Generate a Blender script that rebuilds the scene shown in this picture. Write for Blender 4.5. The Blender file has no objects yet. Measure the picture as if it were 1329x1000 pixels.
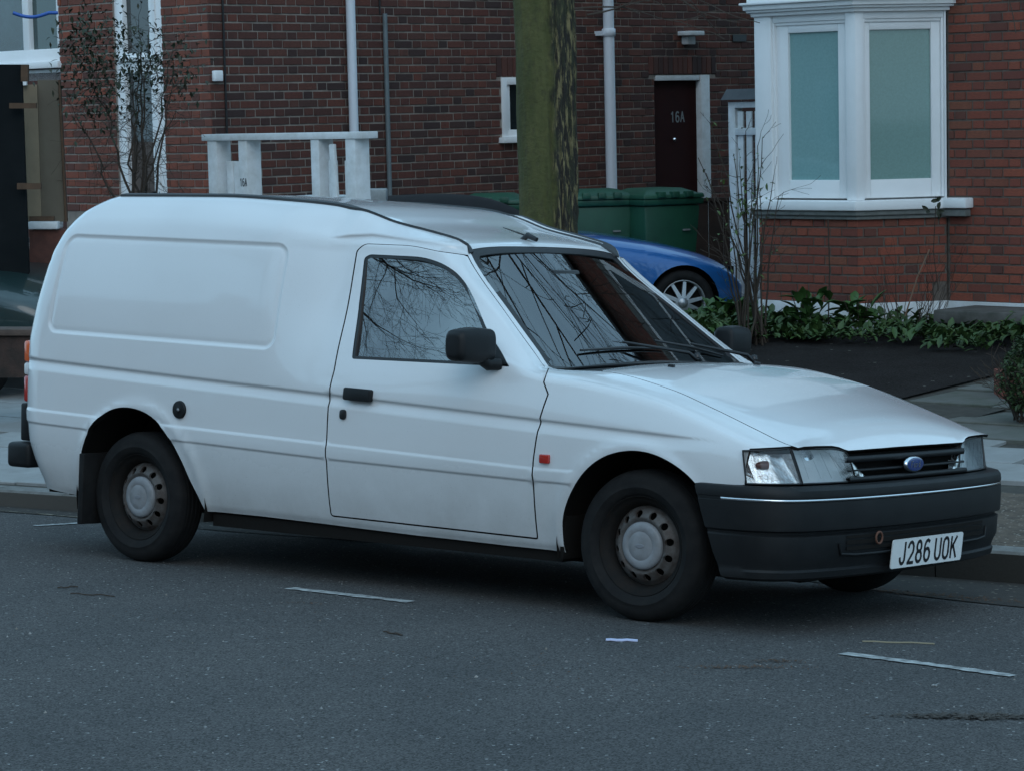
import bpy, bmesh, math, random
import numpy as np
from mathutils import Vector, Matrix
from mathutils.geometry import delaunay_2d_cdt
random.seed(7); rng = np.random.default_rng(7)
scn = bpy.context.scene
R = math.radians
# ------------------------------------------------------------------ camera
cam_d = bpy.data.cameras.new('camera'); cam = bpy.data.objects.new('camera', cam_d)
scn.collection.objects.link(cam); scn.camera = cam
cam_d.sensor_width = 36; cam_d.lens = 3500/1329*36; cam_d.clip_end = 2000; cam_d.clip_start = .1
YAW, PIT, ROL = 0.6942, 0.1010, 0.0232
CAM = Vector((6.1405, -8.881, 1.9428))
_d = Vector((-math.sin(YAW)*math.cos(PIT), math.cos(YAW)*math.cos(PIT), -math.sin(PIT)))
_r = _d.cross(Vector((0, 0, 1))).normalized(); _u = _r.cross(_d)
_c, _s = math.cos(ROL), math.sin(ROL)
_r, _u = _c*_r-_s*_u, _s*_r+_c*_u
M = Matrix((( _r.x, _u.x, -_d.x, CAM.x), (_r.y, _u.y, -_d.y, CAM.y), (_r.z, _u.z, -_d.z, CAM.z), (0, 0, 0, 1)))
cam.matrix_world = M
# ------------------------------------------------------------------ world, sun, exposure
SUN_EL, SUN_ROT = R(38), R(140)
w = bpy.data.worlds.new('World'); scn.world = w; w.use_nodes = True
nt = w.node_tree; bg = nt.nodes['Background']
sk = nt.nodes.new('ShaderNodeTexSky'); sk.sky_type = 'NISHITA'; sk.sun_disc = False
sk.sun_elevation = SUN_EL; sk.sun_rotation = SUN_ROT; sk.air_density = 1.0; sk.dust_density = 1.0; sk.ozone_density = 2.0
# broken cloud cover over the whole sky
_tc = nt.nodes.new('ShaderNodeTexCoord'); _mp = nt.nodes.new('ShaderNodeMapping'); _mp.inputs['Scale'].default_value = (1, 1, 2.2); _nz = nt.nodes.new('ShaderNodeTexNoise'); _nz.inputs['Scale'].default_value = 2.6; _nz.inputs['Detail'].default_value = 7; _nz.inputs['Roughness'].default_value = .6
_cr = nt.nodes.new('ShaderNodeValToRGB'); _cr.color_ramp.elements[0].position = .34; _cr.color_ramp.elements[0].color = (.45, .45, .45, 1); _cr.color_ramp.elements[1].position = .66; _cr.color_ramp.elements[1].color = (.92, .92, .92, 1)
_mx = nt.nodes.new('ShaderNodeMix'); _mx.data_type = 'RGBA'; _mx.inputs['B'].default_value = (6.3, 10.9, 14.6, 1)
nt.links.new(_tc.outputs['Generated'], _mp.inputs['Vector']); nt.links.new(_mp.outputs[0], _nz.inputs['Vector']); nt.links.new(_nz.outputs['Fac'], _cr.inputs[0]); nt.links.new(_cr.outputs[0], _mx.inputs['Factor']); nt.links.new(sk.outputs[0], _mx.inputs['A'])
nt.links.new(_mx.outputs['Result'], bg.inputs[0]); bg.inputs[1].default_value = .10
sl = bpy.data.lights.new('sun', 'SUN'); sl.energy = .5; sl.angle = R(40); sl.color = (1, .98, .95)
so = bpy.data.objects.new('sun', sl); scn.collection.objects.link(so)
_sd = Vector((math.sin(SUN_ROT)*math.cos(SUN_EL), math.cos(SUN_ROT)*math.cos(SUN_EL), math.sin(SUN_EL)))
so.rotation_euler = _sd.to_track_quat('Z', 'Y').to_euler()
scn.view_settings.view_transform = 'Standard'; scn.view_settings.look = 'None'
scn.view_settings.exposure = 0.0; scn.view_settings.gamma = 1; scn.view_settings.use_curve_mapping = False
# ------------------------------------------------------------------ helpers
COL = scn.collection
def tag(o, label=None, cat=None, group=None, kind=None):
    if label: o['label'] = label
    if cat: o['category'] = cat
    if group: o['group'] = group
    if kind: o['kind'] = kind
    return o
def empty(name, loc=(0, 0, 0), rz=0, parent=None):
    o = bpy.data.objects.new(name, None); COL.objects.link(o); o.location = loc; o.rotation_euler = (0, 0, rz)
    o.empty_display_size = .1
    if parent: o.parent = parent
    return o
def link(name, me, mat=None, parent=None, smooth=False):
    if mat is not None and not me.materials: me.materials.append(mat)
    if smooth: me.shade_smooth()
    o = bpy.data.objects.new(name, me); COL.objects.link(o)
    if parent: o.parent = parent
    return o
class MB:
    def __init__(s): s.v = []; s.f = []; s.sm = []
    def add(s, vs, fs, smooth=False):
        n = len(s.v); s.v += [tuple(p) for p in vs]; s.f += [tuple(i+n for i in f) for f in fs]; s.sm += [smooth]*len(fs); return s
    def box(s, a, b, mtx=None):
        x0, y0, z0 = a; x1, y1, z1 = b
        vs = [(x0,y0,z0),(x1,y0,z0),(x1,y1,z0),(x0,y1,z0),(x0,y0,z1),(x1,y0,z1),(x1,y1,z1),(x0,y1,z1)]
        if mtx: vs = [mtx @ Vector(p) for p in vs]
        return s.add(vs, [(0,3,2,1),(4,5,6,7),(0,1,5,4),(1,2,6,5),(2,3,7,6),(3,0,4,7)])
    def prism(s, pts, axis, a, b, mtx=None):
        # pts: 2D polygon; axis: extrusion axis, coords are the remaining two in order
        def P(p, t):
            q = list(p); q.insert(axis, t); q = Vector(q); return mtx @ q if mtx else q
        n = len(pts); vs = [P(p, a) for p in pts]+[P(p, b) for p in pts]
        fs = [tuple(range(n)), tuple(range(2*n-1, n-1, -1))]+[(i, n+i, n+(i+1) % n, (i+1) % n) for i in range(n)]
        return s.add(vs, fs)
    def tube(s, pts, rad, n=8, cap=True, smooth=True):
        pts = [Vector(p) for p in pts]; m = len(pts)
        rad = rad if isinstance(rad, (list, tuple)) else [rad]*m
        vs = []; up = None
        for i, p in enumerate(pts):
            t = (pts[min(i+1, m-1)]-pts[max(i-1, 0)]).normalized()
            if up is None:
                up = Vector((0, 0, 1)) if abs(t.z) < .9 else Vector((1, 0, 0))
            a = up-t*up.dot(t)
            if a.length < 1e-4: a = t.orthogonal()
            a.normalize(); up = a; b = t.cross(a)
            for k in range(n):
                an = 2*math.pi*k/n; vs.append(p+(a*math.cos(an)+b*math.sin(an))*rad[i])
        fs = [(i*n+k, i*n+(k+1) % n, (i+1)*n+(k+1) % n, (i+1)*n+k) for i in range(m-1) for k in range(n)]
        s.add(vs, fs, smooth)
        if cap: s.add(vs[:n], [tuple(range(n-1, -1, -1))]); s.add(vs[-n:], [tuple(range(n))])
        return s
    def lathe(s, prof, n=32, mtx=None, smooth=True, close=False):
        # prof: (radius, along) about local Y axis
        vs = []
        for r, y in prof:
            for k in range(n):
                a = 2*math.pi*k/n; p = Vector((r*math.cos(a), y, r*math.sin(a))); vs.append(mtx @ p if mtx else p)
        m = len(prof); fs = [(i*n+k, i*n+(k+1) % n, (i+1)*n+(k+1) % n, (i+1)*n+k) for i in range(m-1) for k in range(n)]
        return s.add(vs, fs, smooth)
    def mesh(s, name):
        me = bpy.data.meshes.new(name); me.from_pydata(s.v, [], s.f)
        me.polygons.foreach_set('use_smooth', s.sm); me.update(); return me
    def build(s, name, mat, parent=None, bevel=0, seg=2):
        me = s.mesh(name)
        if bevel:
            bm = bmesh.new(); bm.from_mesh(me); bmesh.ops.remove_doubles(bm, verts=bm.verts, dist=1e-5)
            bmesh.ops.recalc_face_normals(bm, faces=bm.faces)
            es = [e for e in bm.edges if len(e.link_faces) == 2 and e.calc_face_angle(0) > .5]
            bmesh.ops.bevel(bm, geom=es, offset=bevel, segments=seg, affect='EDGES', profile=.5, clamp_overlap=True)
            for f in bm.faces: f.smooth = True
            bm.to_mesh(me); bm.free(); me.update()
            me.set_sharp_from_angle(angle=R(40))
        else:
            bm = bmesh.new(); bm.from_mesh(me); bmesh.ops.recalc_face_normals(bm, faces=bm.faces); bm.to_mesh(me); bm.free()
        return link(name, me, mat, parent)
def lerp(a, b, t): return a+(b-a)*t
def smooth(a, b, x):
    t = np.clip((x-a)/(b-a), 0, 1); return t*t*(3-2*t)
# ------------------------------------------------------------------ materials
def mat(name, col, rough=.6, metal=0, spec=.5, coat=0, noise=None, bump=None, alt=None, trans=0, emit=None, randcol=None, speck=None, grain=None):
    """noise=(scale, strength 0..1) mottles towards alt; bump=(scale,dist); randcol: list of colours picked per object / island"""
    m = bpy.data.materials.new(name); m.use_nodes = True; t = m.node_tree; N = t.nodes; Lk = t.links.new
    b = N['Principled BSDF']; b.inputs['Roughness'].default_value = rough; b.inputs['Metallic'].default_value = metal
    b.inputs['Specular IOR Level'].default_value = spec; b.inputs['Coat Weight'].default_value = coat; b.inputs['Coat Roughness'].default_value = .04
    b.inputs['Base Color'].default_value = (*col, 1); b.inputs['Transmission Weight'].default_value = trans
    cur = None
    tc = N.new('ShaderNodeTexCoord')
    if randcol:
        oi = N.new('ShaderNodeObjectInfo'); ge = N.new('ShaderNodeNewGeometry'); ad = N.new('ShaderNodeMath'); ad.operation = 'ADD'
        fr = N.new('ShaderNodeMath'); fr.operation = 'FRACT'; Lk(oi.outputs['Random'], ad.inputs[0]); Lk(ge.outputs['Random Per Island'], ad.inputs[1]); Lk(ad.outputs[0], fr.inputs[0])
        cr = N.new('ShaderNodeValToRGB'); el = cr.color_ramp.elements
        while len(el) < len(randcol): el.new(.5)
        for i, c in enumerate(randcol): el[i].position = i/(len(randcol)-1); el[i].color = (*c, 1)
        Lk(fr.outputs[0], cr.inputs[0]); cur = cr.outputs[0]
    if noise:
        nz = N.new('ShaderNodeTexNoise'); nz.inputs['Scale'].default_value = noise[0]; nz.inputs['Detail'].default_value = 8; nz.inputs['Roughness'].default_value = .65
        Lk(tc.outputs['Object'], nz.inputs['Vector'])
        rp = N.new('ShaderNodeMapRange'); rp.inputs['From Min'].default_value = .38; rp.inputs['From Max'].default_value = .66; rp.inputs['To Max'].default_value = noise[1]
        Lk(nz.outputs['Fac'], rp.inputs['Value'])
        mx = N.new('ShaderNodeMix'); mx.data_type = 'RGBA'; Lk(rp.outputs[0], mx.inputs['Factor'])
        if cur: Lk(cur, mx.inputs['A'])
        else: mx.inputs['A'].default_value = (*col, 1)
        mx.inputs['B'].default_value = (*(alt or tuple(c*.5 for c in col)), 1); cur = mx.outputs['Result']
    if speck:  # (scale, threshold, colour)
        vo = N.new('ShaderNodeTexVoronoi'); vo.inputs['Scale'].default_value = speck[0]; Lk(tc.outputs['Object'], vo.inputs['Vector'])
        sp = N.new('ShaderNodeSeparateColor'); Lk(vo.outputs['Color'], sp.inputs[0])
        c1 = N.new('ShaderNodeMath'); c1.operation = 'GREATER_THAN'; c1.inputs[1].default_value = speck[1]; Lk(sp.outputs[0], c1.inputs[0])
        c2 = N.new('ShaderNodeMath'); c2.operation = 'LESS_THAN'; c2.inputs[1].default_value = .35; Lk(vo.outputs['Distance'], c2.inputs[0])
        c3 = N.new('ShaderNodeMath'); c3.operation = 'MULTIPLY'; Lk(c1.outputs[0], c3.inputs[0]); Lk(c2.outputs[0], c3.inputs[1])
        mx = N.new('ShaderNodeMix'); mx.data_type = 'RGBA'; Lk(c3.outputs[0], mx.inputs['Factor'])
        if cur: Lk(cur, mx.inputs['A'])
        else: mx.inputs['A'].default_value = (*col, 1)
        mx.inputs['B'].default_value = (*speck[2], 1); cur = mx.outputs['Result']
    if grain:  # (scale, low, high): every stone its own tone
        vo = N.new('ShaderNodeTexVoronoi'); vo.inputs['Scale'].default_value = grain[0]; Lk(tc.outputs['Object'], vo.inputs['Vector']); sp = N.new('ShaderNodeSeparateColor'); Lk(vo.outputs['Color'], sp.inputs[0])
        mr = N.new('ShaderNodeMapRange'); mr.inputs['To Min'].default_value = grain[1]; mr.inputs['To Max'].default_value = grain[2]; Lk(sp.outputs[1], mr.inputs['Value'])
        vm = N.new('ShaderNodeVectorMath'); vm.operation = 'SCALE'; Lk(cur, vm.inputs[0]); Lk(mr.outputs[0], vm.inputs['Scale']); cur = vm.outputs[0]
    if cur: Lk(cur, b.inputs['Base Color'])
    if bump:
        n2 = N.new('ShaderNodeTexNoise'); n2.inputs['Scale'].default_value = bump[0]; n2.inputs['Detail'].default_value = 6; n2.inputs['Roughness'].default_value = .7
        Lk(tc.outputs['Object'], n2.inputs['Vector']); bp = N.new('ShaderNodeBump'); bp.inputs['Distance'].default_value = bump[1]; bp.inputs['Strength'].default_value = .8
        Lk(n2.outputs['Fac'], bp.inputs['Height']); Lk(bp.outputs[0], b.inputs['Normal'])
    if emit: b.inputs['Emission Color'].default_value = (*emit[0], 1); b.inputs['Emission Strength'].default_value = emit[1]
    return m
def paint(name, col, dirt=True):
    m = mat(name, col, .32, coat=.6); t = m.node_tree; N = t.nodes; Lk = t.links.new; b = N['Principled BSDF']
    tc = N.new('ShaderNodeTexCoord'); sp = N.new('ShaderNodeSeparateXYZ'); Lk(tc.outputs['Object'], sp.inputs[0])
    nz = N.new('ShaderNodeTexNoise'); nz.inputs['Scale'].default_value = 5; nz.inputs['Detail'].default_value = 9; nz.inputs['Roughness'].default_value = .7; Lk(tc.outputs['Object'], nz.inputs['Vector'])
    # road film: thicker low on the panels, broken up by noise
    mr = N.new('ShaderNodeMapRange'); mr.inputs['From Min'].default_value = .62; mr.inputs['From Max'].default_value = .26; mr.inputs['To Min'].default_value = .0; mr.inputs['To Max'].default_value = .75; Lk(sp.outputs['Z'], mr.inputs['Value'])
    mu = N.new('ShaderNodeMath'); mu.operation = 'MULTIPLY'; Lk(mr.outputs[0], mu.inputs[0]); Lk(nz.outputs['Fac'], mu.inputs[1])
    n2 = N.new('ShaderNodeTexNoise'); n2.inputs['Scale'].default_value = 1.7; n2.inputs['Detail'].default_value = 6; Lk(tc.outputs['Object'], n2.inputs['Vector'])
    m2 = N.new('ShaderNodeMapRange'); m2.inputs['From Min'].default_value = .42; m2.inputs['From Max'].default_value = .75; m2.inputs['To Max'].default_value = .07; Lk(n2.outputs['Fac'], m2.inputs['Value'])
    ad = N.new('ShaderNodeMath'); ad.operation = 'ADD'; ad.use_clamp = True; Lk(mu.outputs[0], ad.inputs[0]); Lk(m2.outputs[0], ad.inputs[1])
    n3 = N.new('ShaderNodeTexNoise'); n3.inputs['Scale'].default_value = 220; n3.inputs['Detail'].default_value = 2; Lk(tc.outputs['Object'], n3.inputs['Vector'])
    m3 = N.new('ShaderNodeMapRange'); m3.inputs['From Min'].default_value = .66; m3.inputs['From Max'].default_value = .72; m3.inputs['To Max'].default_value = .25; Lk(n3.outputs['Fac'], m3.inputs['Value'])
    a2 = N.new('ShaderNodeMath'); a2.operation = 'ADD'; a2.use_clamp = True; Lk(ad.outputs[0], a2.inputs[0]); Lk(m3.outputs[0], a2.inputs[1])
    mx = N.new('ShaderNodeMix'); mx.data_type = 'RGBA'; Lk(a2.outputs[0], mx.inputs['Factor']); mx.inputs['A'].default_value = (*col, 1); mx.inputs['B'].default_value = (.24, .225, .205, 1)
    ge = N.new('ShaderNodeNewGeometry'); mb = N.new('ShaderNodeMix'); mb.data_type = 'RGBA'
    Lk(ge.outputs['Backfacing'], mb.inputs['Factor']); Lk(mx.outputs['Result'], mb.inputs['A']); mb.inputs['B'].default_value = (.03, .03, .032, 1)
    Lk(mb.outputs['Result'], b.inputs['Base Color'])
    rr = N.new('ShaderNodeMapRange'); rr.inputs['To Min'].default_value = .22; rr.inputs['To Max'].default_value = .6; Lk(a2.outputs[0], rr.inputs['Value']); Lk(rr.outputs[0], b.inputs['Roughness'])
    cw = N.new('ShaderNodeMapRange'); cw.inputs['To Min'].default_value = .75; cw.inputs['To Max'].default_value = .1; Lk(a2.outputs[0], cw.inputs['Value']); Lk(cw.outputs[0], b.inputs['Coat Weight'])
    return m
def glass(name, tint=(.75, .85, .85), rough=0.0, fac=.25):
    m = bpy.data.materials.new(name); m.use_nodes = True; t = m.node_tree; N = t.nodes; Lk = t.links.new
    N.remove(N['Principled BSDF']); out = N['Material Output']
    tr = N.new('ShaderNodeBsdfTransparent'); tr.inputs[0].default_value = (*tint, 1)
    gl = N.new('ShaderNodeBsdfGlossy'); gl.inputs['Roughness'].default_value = rough
    lw = N.new('ShaderNodeFresnel'); lw.inputs['IOR'].default_value = 1.5+fac
    mx = N.new('ShaderNodeMixShader'); Lk(lw.outputs[0], mx.inputs[0]); Lk(tr.outputs[0], mx.inputs[1]); Lk(gl.outputs[0], mx.inputs[2]); Lk(mx.outputs[0], out.inputs[0])
    return m
PAINT = paint('van_white_paint', (.70, .715, .725))
BLKP = mat('weathered_black_plastic', (.009, .010, .011), .5, spec=.25, noise=(9, .5), alt=(.017, .018, .019), bump=(300, .0006))
BLKG = mat('satin_black', (.012, .012, .013), .35)
RUB = mat('rubber', (.008, .008, .0085), .8, spec=.25, noise=(14, .6), alt=(.020, .019, .018), bump=(60, .001))
UNDER = mat('underbody', (.012, .011, .01), .9, spec=.1)
STEEL = mat('rusty_wheel_steel', (.115, .11, .105), .6, metal=.2, noise=(16, .95), alt=(.040, .024, .017), bump=(60, .001))
CAPM = mat('wheel_cap_grey', (.25, .26, .275), .5, noise=(14, .6), alt=(.15, .145, .14))
CHROME = mat('bright_trim', (.75, .76, .78), .18, metal=1)
RUSTD = mat('rust_seam', (.12, .05, .03), .8)
GLASS = glass('window_glass', (.42, .50, .50), 0, 1.8)
WGLASS = glass('windscreen_glass', (.72, .80, .78), 0, 1.35)
INTR = mat('interior_grey', (.05, .055, .06), .8, noise=(30, .4))
SEATM = mat('seat_cloth', (.07, .075, .085), .9, noise=(60, .5))
REDL = mat('red_lens', (.45, .02, .012), .15, coat=1)
ORL = mat('orange_lens', (.75, .13, .03), .2, coat=1)
CLRL = glass('lamp_lens', (.93, .95, .95), .03, .1)
REFL = mat('lamp_reflector', (.90, .92, .94), .14, metal=.85, bump=(20, .007))
REFL2 = mat('headlamp_reflector', (.95, .96, .97), .2, metal=.15, coat=.5, bump=(24, .010))
PLATE = mat('plate_white', (.72, .73, .72), .35, noise=(8, .25), alt=(.5, .48, .44))
INK = mat('black_lettering', (.01, .01, .012), .4)
BLUE = mat('badge_blue', (.015, .04, .16), .25, coat=1)
# ------------------------------------------------------------------ the van: body surface
# control rows: 0 sill under .. 4 waist, 5 belt, 9 gutter, 11 roof centre;  knots along x
KN = {
-3.60: [(.74,.30),(.79,.33),(.815,.42),(.830,.60),(.828,.80),(.820,.96),(.795,1.2),(.75,1.42),(.70,1.535),(.585,1.625),(.30,1.637),(0,1.640)],
-3.30: [(.74,.285),(.80,.31),(.825,.42),(.838,.60),(.835,.80),(.825,.96),(.80,1.2),(.755,1.42),(.70,1.545),(.585,1.642),(.30,1.655),(0,1.658)],
-2.50: [(.74,.27),(.80,.295),(.825,.42),(.840,.60),(.838,.80),(.828,.96),(.80,1.2),(.755,1.42),(.70,1.545),(.585,1.637),(.30,1.650),(0,1.654)],
-2.05: [(.74,.27),(.80,.295),(.825,.42),(.840,.60),(.838,.80),(.826,.96),(.796,1.2),(.75,1.41),(.70,1.52),(.56,1.615),(.30,1.623),(0,1.625)],
-1.84: [(.74,.27),(.80,.292),(.825,.42),(.840,.60),(.837,.80),(.815,.95),(.757,1.18),(.70,1.395),(.665,1.48),(.52,1.597),(.30,1.601),(0,1.602)],
-1.66: [(.74,.268),(.80,.29),(.825,.42),(.840,.60),(.836,.80),(.800,.945),(.712,1.16),(.640,1.385),(.615,1.45),(.505,1.553),(.30,1.558),(0,1.560)],
-1.53: [(.74,.266),(.80,.287),(.825,.42),(.840,.60),(.836,.80),(.798,.945),(.708,1.16),(.632,1.38),(.605,1.44),(.50,1.512),(.30,1.520),(0,1.522)],
-1.30: [(.74,.262),(.80,.283),(.825,.42),(.840,.60),(.835,.80),(.797,.943),(.706,1.16),(.630,1.375),(.60,1.43),(.495,1.463),(.30,1.474),(0,1.478)],
-1.17: [(.74,.26),(.80,.281),(.825,.42),(.840,.60),(.835,.80),(.797,.942),(.706,1.15),(.628,1.355),(.59,1.405),(.49,1.431),(.30,1.444),(0,1.448)],
-1.137:[(.74,.26),(.80,.28),(.825,.42),(.840,.60),(.835,.80),(.797,.941),(.706,1.145),(.628,1.345),(.585,1.385),(.485,1.414),(.30,1.428),(0,1.432)],
-1.08: [(.74,.26),(.80,.28),(.825,.42),(.840,.60),(.834,.80),(.797,.940),(.71,1.125),(.635,1.29),(.600,1.335),(.530,1.352),(.30,1.374),(0,1.382)],
-.82:  [(.74,.258),(.80,.278),(.825,.42),(.840,.60),(.833,.79),(.797,.938),(.735,1.04),(.672,1.12),(.645,1.142),(.585,1.152),(.30,1.182),(0,1.192)],
-.62:  [(.74,.256),(.80,.276),(.825,.42),(.840,.60),(.832,.78),(.797,.930),(.765,.962),(.722,.986),(.700,.992),(.640,1.000),(.30,1.030),(0,1.042)],
-.54:  [(.74,.256),(.80,.276),(.825,.42),(.840,.60),(.832,.775),(.797,.918),(.772,.934),(.735,.944),(.705,.945),(.655,.944),(.30,.962),(0,.972)],
-.48:  [(.74,.256),(.80,.276),(.825,.42),(.840,.60),(.832,.77),(.797,.908),(.770,.924),(.735,.934),(.700,.938),(.60,.944),(.30,.955),(0,.959)],
-.30:  [(.74,.256),(.80,.276),(.825,.42),(.840,.60),(.832,.76),(.797,.892),(.768,.910),(.735,.922),(.690,.932),(.60,.943),(.30,.958),(0,.963)],
.04:   [(.74,.256),(.80,.276),(.825,.42),(.842,.60),(.835,.73),(.800,.835),(.772,.856),(.74,.868),(.690,.880),(.60,.895),(.30,.916),(0,.922)],
.26:   [(.74,.256),(.80,.276),(.825,.42),(.840,.58),(.833,.69),(.803,.772),(.778,.792),(.75,.804),(.700,.816),(.60,.834),(.30,.862),(0,.870)],
.47:   [(.74,.256),(.79,.276),(.815,.42),(.826,.56),(.822,.64),(.800,.705),(.780,.720),(.757,.731),(.71,.745),(.61,.768),(.30,.803),(0,.813)],
.60:   [(.74,.256),(.77,.276),(.80,.42),(.806,.54),(.800,.60),(.782,.668),(.768,.682),(.748,.694),(.705,.706),(.60,.724),(.30,.759),(0,.770)],
.665:  [(.74,.256),(.765,.276),(.78,.42),(.785,.535),(.780,.59),(.765,.645),(.750,.662),(.73,.680),(.69,.694),(.59,.700),(.30,.718),(0,.725)],
.70:   [(.74,.256),(.76,.276),(.77,.42),(.775,.53),(.770,.58),(.755,.63),(.740,.645),(.72,.658),(.68,.655),(.58,.662),(.30,.679),(0,.684)],
.80:   [(.74,.256),(.76,.276),(.76,.42),(.765,.50),(.760,.54),(.745,.58),(.730,.595),(.71,.608),(.67,.560),(.57,.560),(.30,.560),(0,.560)]}
for _k in KN:
    if _k < -.2: KN[_k][0] = (.785, KN[_k][1][1]-.036)
KX = np.array(sorted(KN)); KV = np.array([KN[k] for k in KX])      # (nx,12,2)
SV = np.array([0,.065,.185,.365,.565,.70,.92,1.15,1.28,1.43,1.72,2.0])
def pchip_d(x, y):
    h = np.diff(x); dl = np.diff(y, axis=0)/h.reshape(-1, *([1]*(y.ndim-1))); d = np.zeros_like(y)
    hr = h.reshape(-1, *([1]*(y.ndim-1))); w1 = 2*hr[1:]+hr[:-1]; w2 = hr[1:]+2*hr[:-1]
    ok = dl[1:]*dl[:-1] > 0
    with np.errstate(divide='ignore', invalid='ignore'): hm = (w1+w2)/(w1/dl[:-1]+w2/dl[1:])
    d[1:-1] = np.where(ok, hm, 0); d[0] = dl[0]; d[-1] = dl[-1]; return d
KD = pchip_d(KX, KV)
def pe(x, X, Y, D):  # vectorised hermite; x (n,), Y (m,...) -> (n,...)
    i = np.clip(np.searchsorted(X, x)-1, 0, len(X)-2); h = X[i+1]-X[i]; t = np.clip((x-X[i])/h, -.2, 1.2)
    sh = (-1,)+(1,)*(Y.ndim-1); t = t.reshape(sh); h = h.reshape(sh)
    return (2*t**3-3*t**2+1)*Y[i]+(t**3-2*t**2+t)*h*D[i]+(-2*t**3+3*t**2)*Y[i+1]+(t**3-t**2)*h*D[i+1]
XR_Z = np.array([.2,.38,.5,.67,.97,1.15,1.37,1.47,1.57,1.62,1.7]); XR_X = np.array([-3.47,-3.53,-3.575,-3.59,-3.59,-3.555,-3.50,-3.45,-3.375,-3.30,-3.25])
PANEL = (-3.395, -1.945, 1.0, 1.437)
def base(u, s):
    """points on the undisplaced skin; u ~ x, s ~ girth from sill. returns (n,3) with y = +half width"""
    sec = pe(u, KX, KV, KD)                     # (n,12,2)
    # section interpolation along s (monotone-ish hermite with local tangents)
    i = np.clip(np.searchsorted(SV, s)-1, 0, 10); h = (SV[i+1]-SV[i]); t = ((s-SV[i])/h)
    n = np.arange(len(u))
    def tan(k):
        k0 = np.clip(k-1, 0, 11); k1 = np.clip(k+1, 0, 11)
        tt = (sec[n, k1]-sec[n, k0])/(SV[k1]-SV[k0])[:, None]
        d0 = (sec[n, k]-sec[n, k0])/np.maximum(SV[k]-SV[k0], 1e-6)[:, None]; d1 = (sec[n, k1]-sec[n, k])/np.maximum(SV[k1]-SV[k], 1e-6)[:, None]
        d0 = np.where((k0 == k)[:, None], d1, d0); d1 = np.where((k1 == k)[:, None], d0, d1); lim = 2.6*np.minimum(abs(d0), abs(d1))
        return np.where(d0*d1 <= 0, 0, np.clip(tt, -lim, lim))
    a, b = sec[n, i], sec[n, i+1]; ta, tb = tan(i), tan(i+1)
    # symmetric tangent at the centre line
    tb = np.where((i+1 == 11)[:, None], np.stack([(b-a)[:, 0]/h, np.zeros_like(h)], 1), tb)
    t = t[:, None]; h = h[:, None]
    p = (2*t**3-3*t**2+1)*a+(t**3-2*t**2+t)*h*ta+(-2*t**3+3*t**2)*b+(t**3-t**2)*h*tb
    wv, z = p[:, 0], p[:, 1]
    x = u.copy()
    g = smooth(-3.0, -3.6, u); x = u+g*(np.interp(z, XR_Z, XR_X)+3.60)
    q = np.clip((-3.44-u)/.16, 0, 1); wv = wv-.09*(1-np.sqrt(np.clip(1-q*q, 0, 1)))*(wv > .3)*smooth(0, .3, wv)
    return np.stack([x, wv, z], 1)
def sd_rect(x, z, r=.055):
    x0, x1, z0, z1 = PANEL; xs = x-(z-1.2)*.0-(.055*(z-1.0)/.43)*(x < -2.6)+(0)   # left edge leans
    cx, cz = (x0+x1)/2, (z0+z1)/2; zz = z+(x-cx)*.025
    dx = np.abs(xs-cx)-(x1-x0)/2+r; dz = np.abs(zz-cz)-(z1-z0)/2+r
    return np.minimum(np.maximum(dx, dz), 0)+np.hypot(np.maximum(dx, 0), np.maximum(dz, 0))-r
def disp(p, s):
    x, wv, z = p[:, 0], p[:, 1], p[:, 2]; d = np.zeros_like(x); side = (s < 1.0)
    zc = .80-(x+1.6)*.045
    d += side*smooth(.42, .05, x)*(-.011*smooth(zc+.006, zc-.006, z)*smooth(zc-.055, zc-.009, z))*smooth(-3.58, -3.5, x)
    z1 = np.interp(x, [-3.55, -1.616, -.49, 0], [.656, .595, .559, .56]); z2 = z1-np.interp(x, [-3.5, -1.6, -.49], [.062, .063, .05])
    f = (x < -.28)*smooth(-.27, -.32, x)
    d += side*f*.0065*smooth(z1+.008, z1-.009, z)*smooth(z2-.006, z2+.006, z)
    sd = sd_rect(x, z); pr = side | (s < 1.3)
    d += pr*(x < -1.8)*(-.009*smooth(.012, -.004, sd))+pr*(x < -1.8)*(.004*smooth(-.004, -.03, sd))
    # drip ledge over the door
    zl = np.interp(x, [-1.72, -1.58, -1.25, -1.06, -.98], [1.452, 1.458, 1.424, 1.392, 1.36])
    d += ((s > 1.0) & (s < 1.43))*.017*smooth(zl-.004, zl+.006, z)*smooth(-1.78, -1.68, x)*smooth(-1.0, -1.1, x)
    # soft wheel-arch flare
    for cx, rr in ((0.0, .375), (-2.77, .41)):
        rad = np.hypot(x-cx, (z-.29)); d += side*.008*np.exp(-((rad-rr)/.03)**2)
    return d
def P(u, s):
    u = np.asarray(u, float); s = np.asarray(s, float); e = 2e-3
    p = base(u, s); pu = base(u+e, s)-base(u-e, s); ps = base(u, np.minimum(s+e, 2.0))-base(u, np.maximum(s-e, 0))
    n = np.cross(pu, ps); n /= np.maximum(np.linalg.norm(n, axis=1, keepdims=True), 1e-12)
    n = -n
    return p+n*disp(p, s)[:, None], n
def PN(u, s):
    e = 2.5e-3; p, n0 = P(u, s); a = P(u+e, s)[0]-P(u-e, s)[0]; sm, sp = np.maximum(s-e, 0), np.minimum(s+e, 2.0)
    b = P(u, sp)[0]-P(u, sm)[0]; n = np.cross(a, b); n /= np.maximum(np.linalg.norm(n, axis=1, keepdims=True), 1e-12)
    sg = np.sign(np.sum(n*n0, 1)); sg[sg == 0] = 1; n *= sg[:, None]
    mid = s > 1.999; n[mid, 1] = 0; n /= np.maximum(np.linalg.norm(n, axis=1, keepdims=True), 1e-12)
    return p, n
_SS = np.linspace(0, 2, 801)
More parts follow.
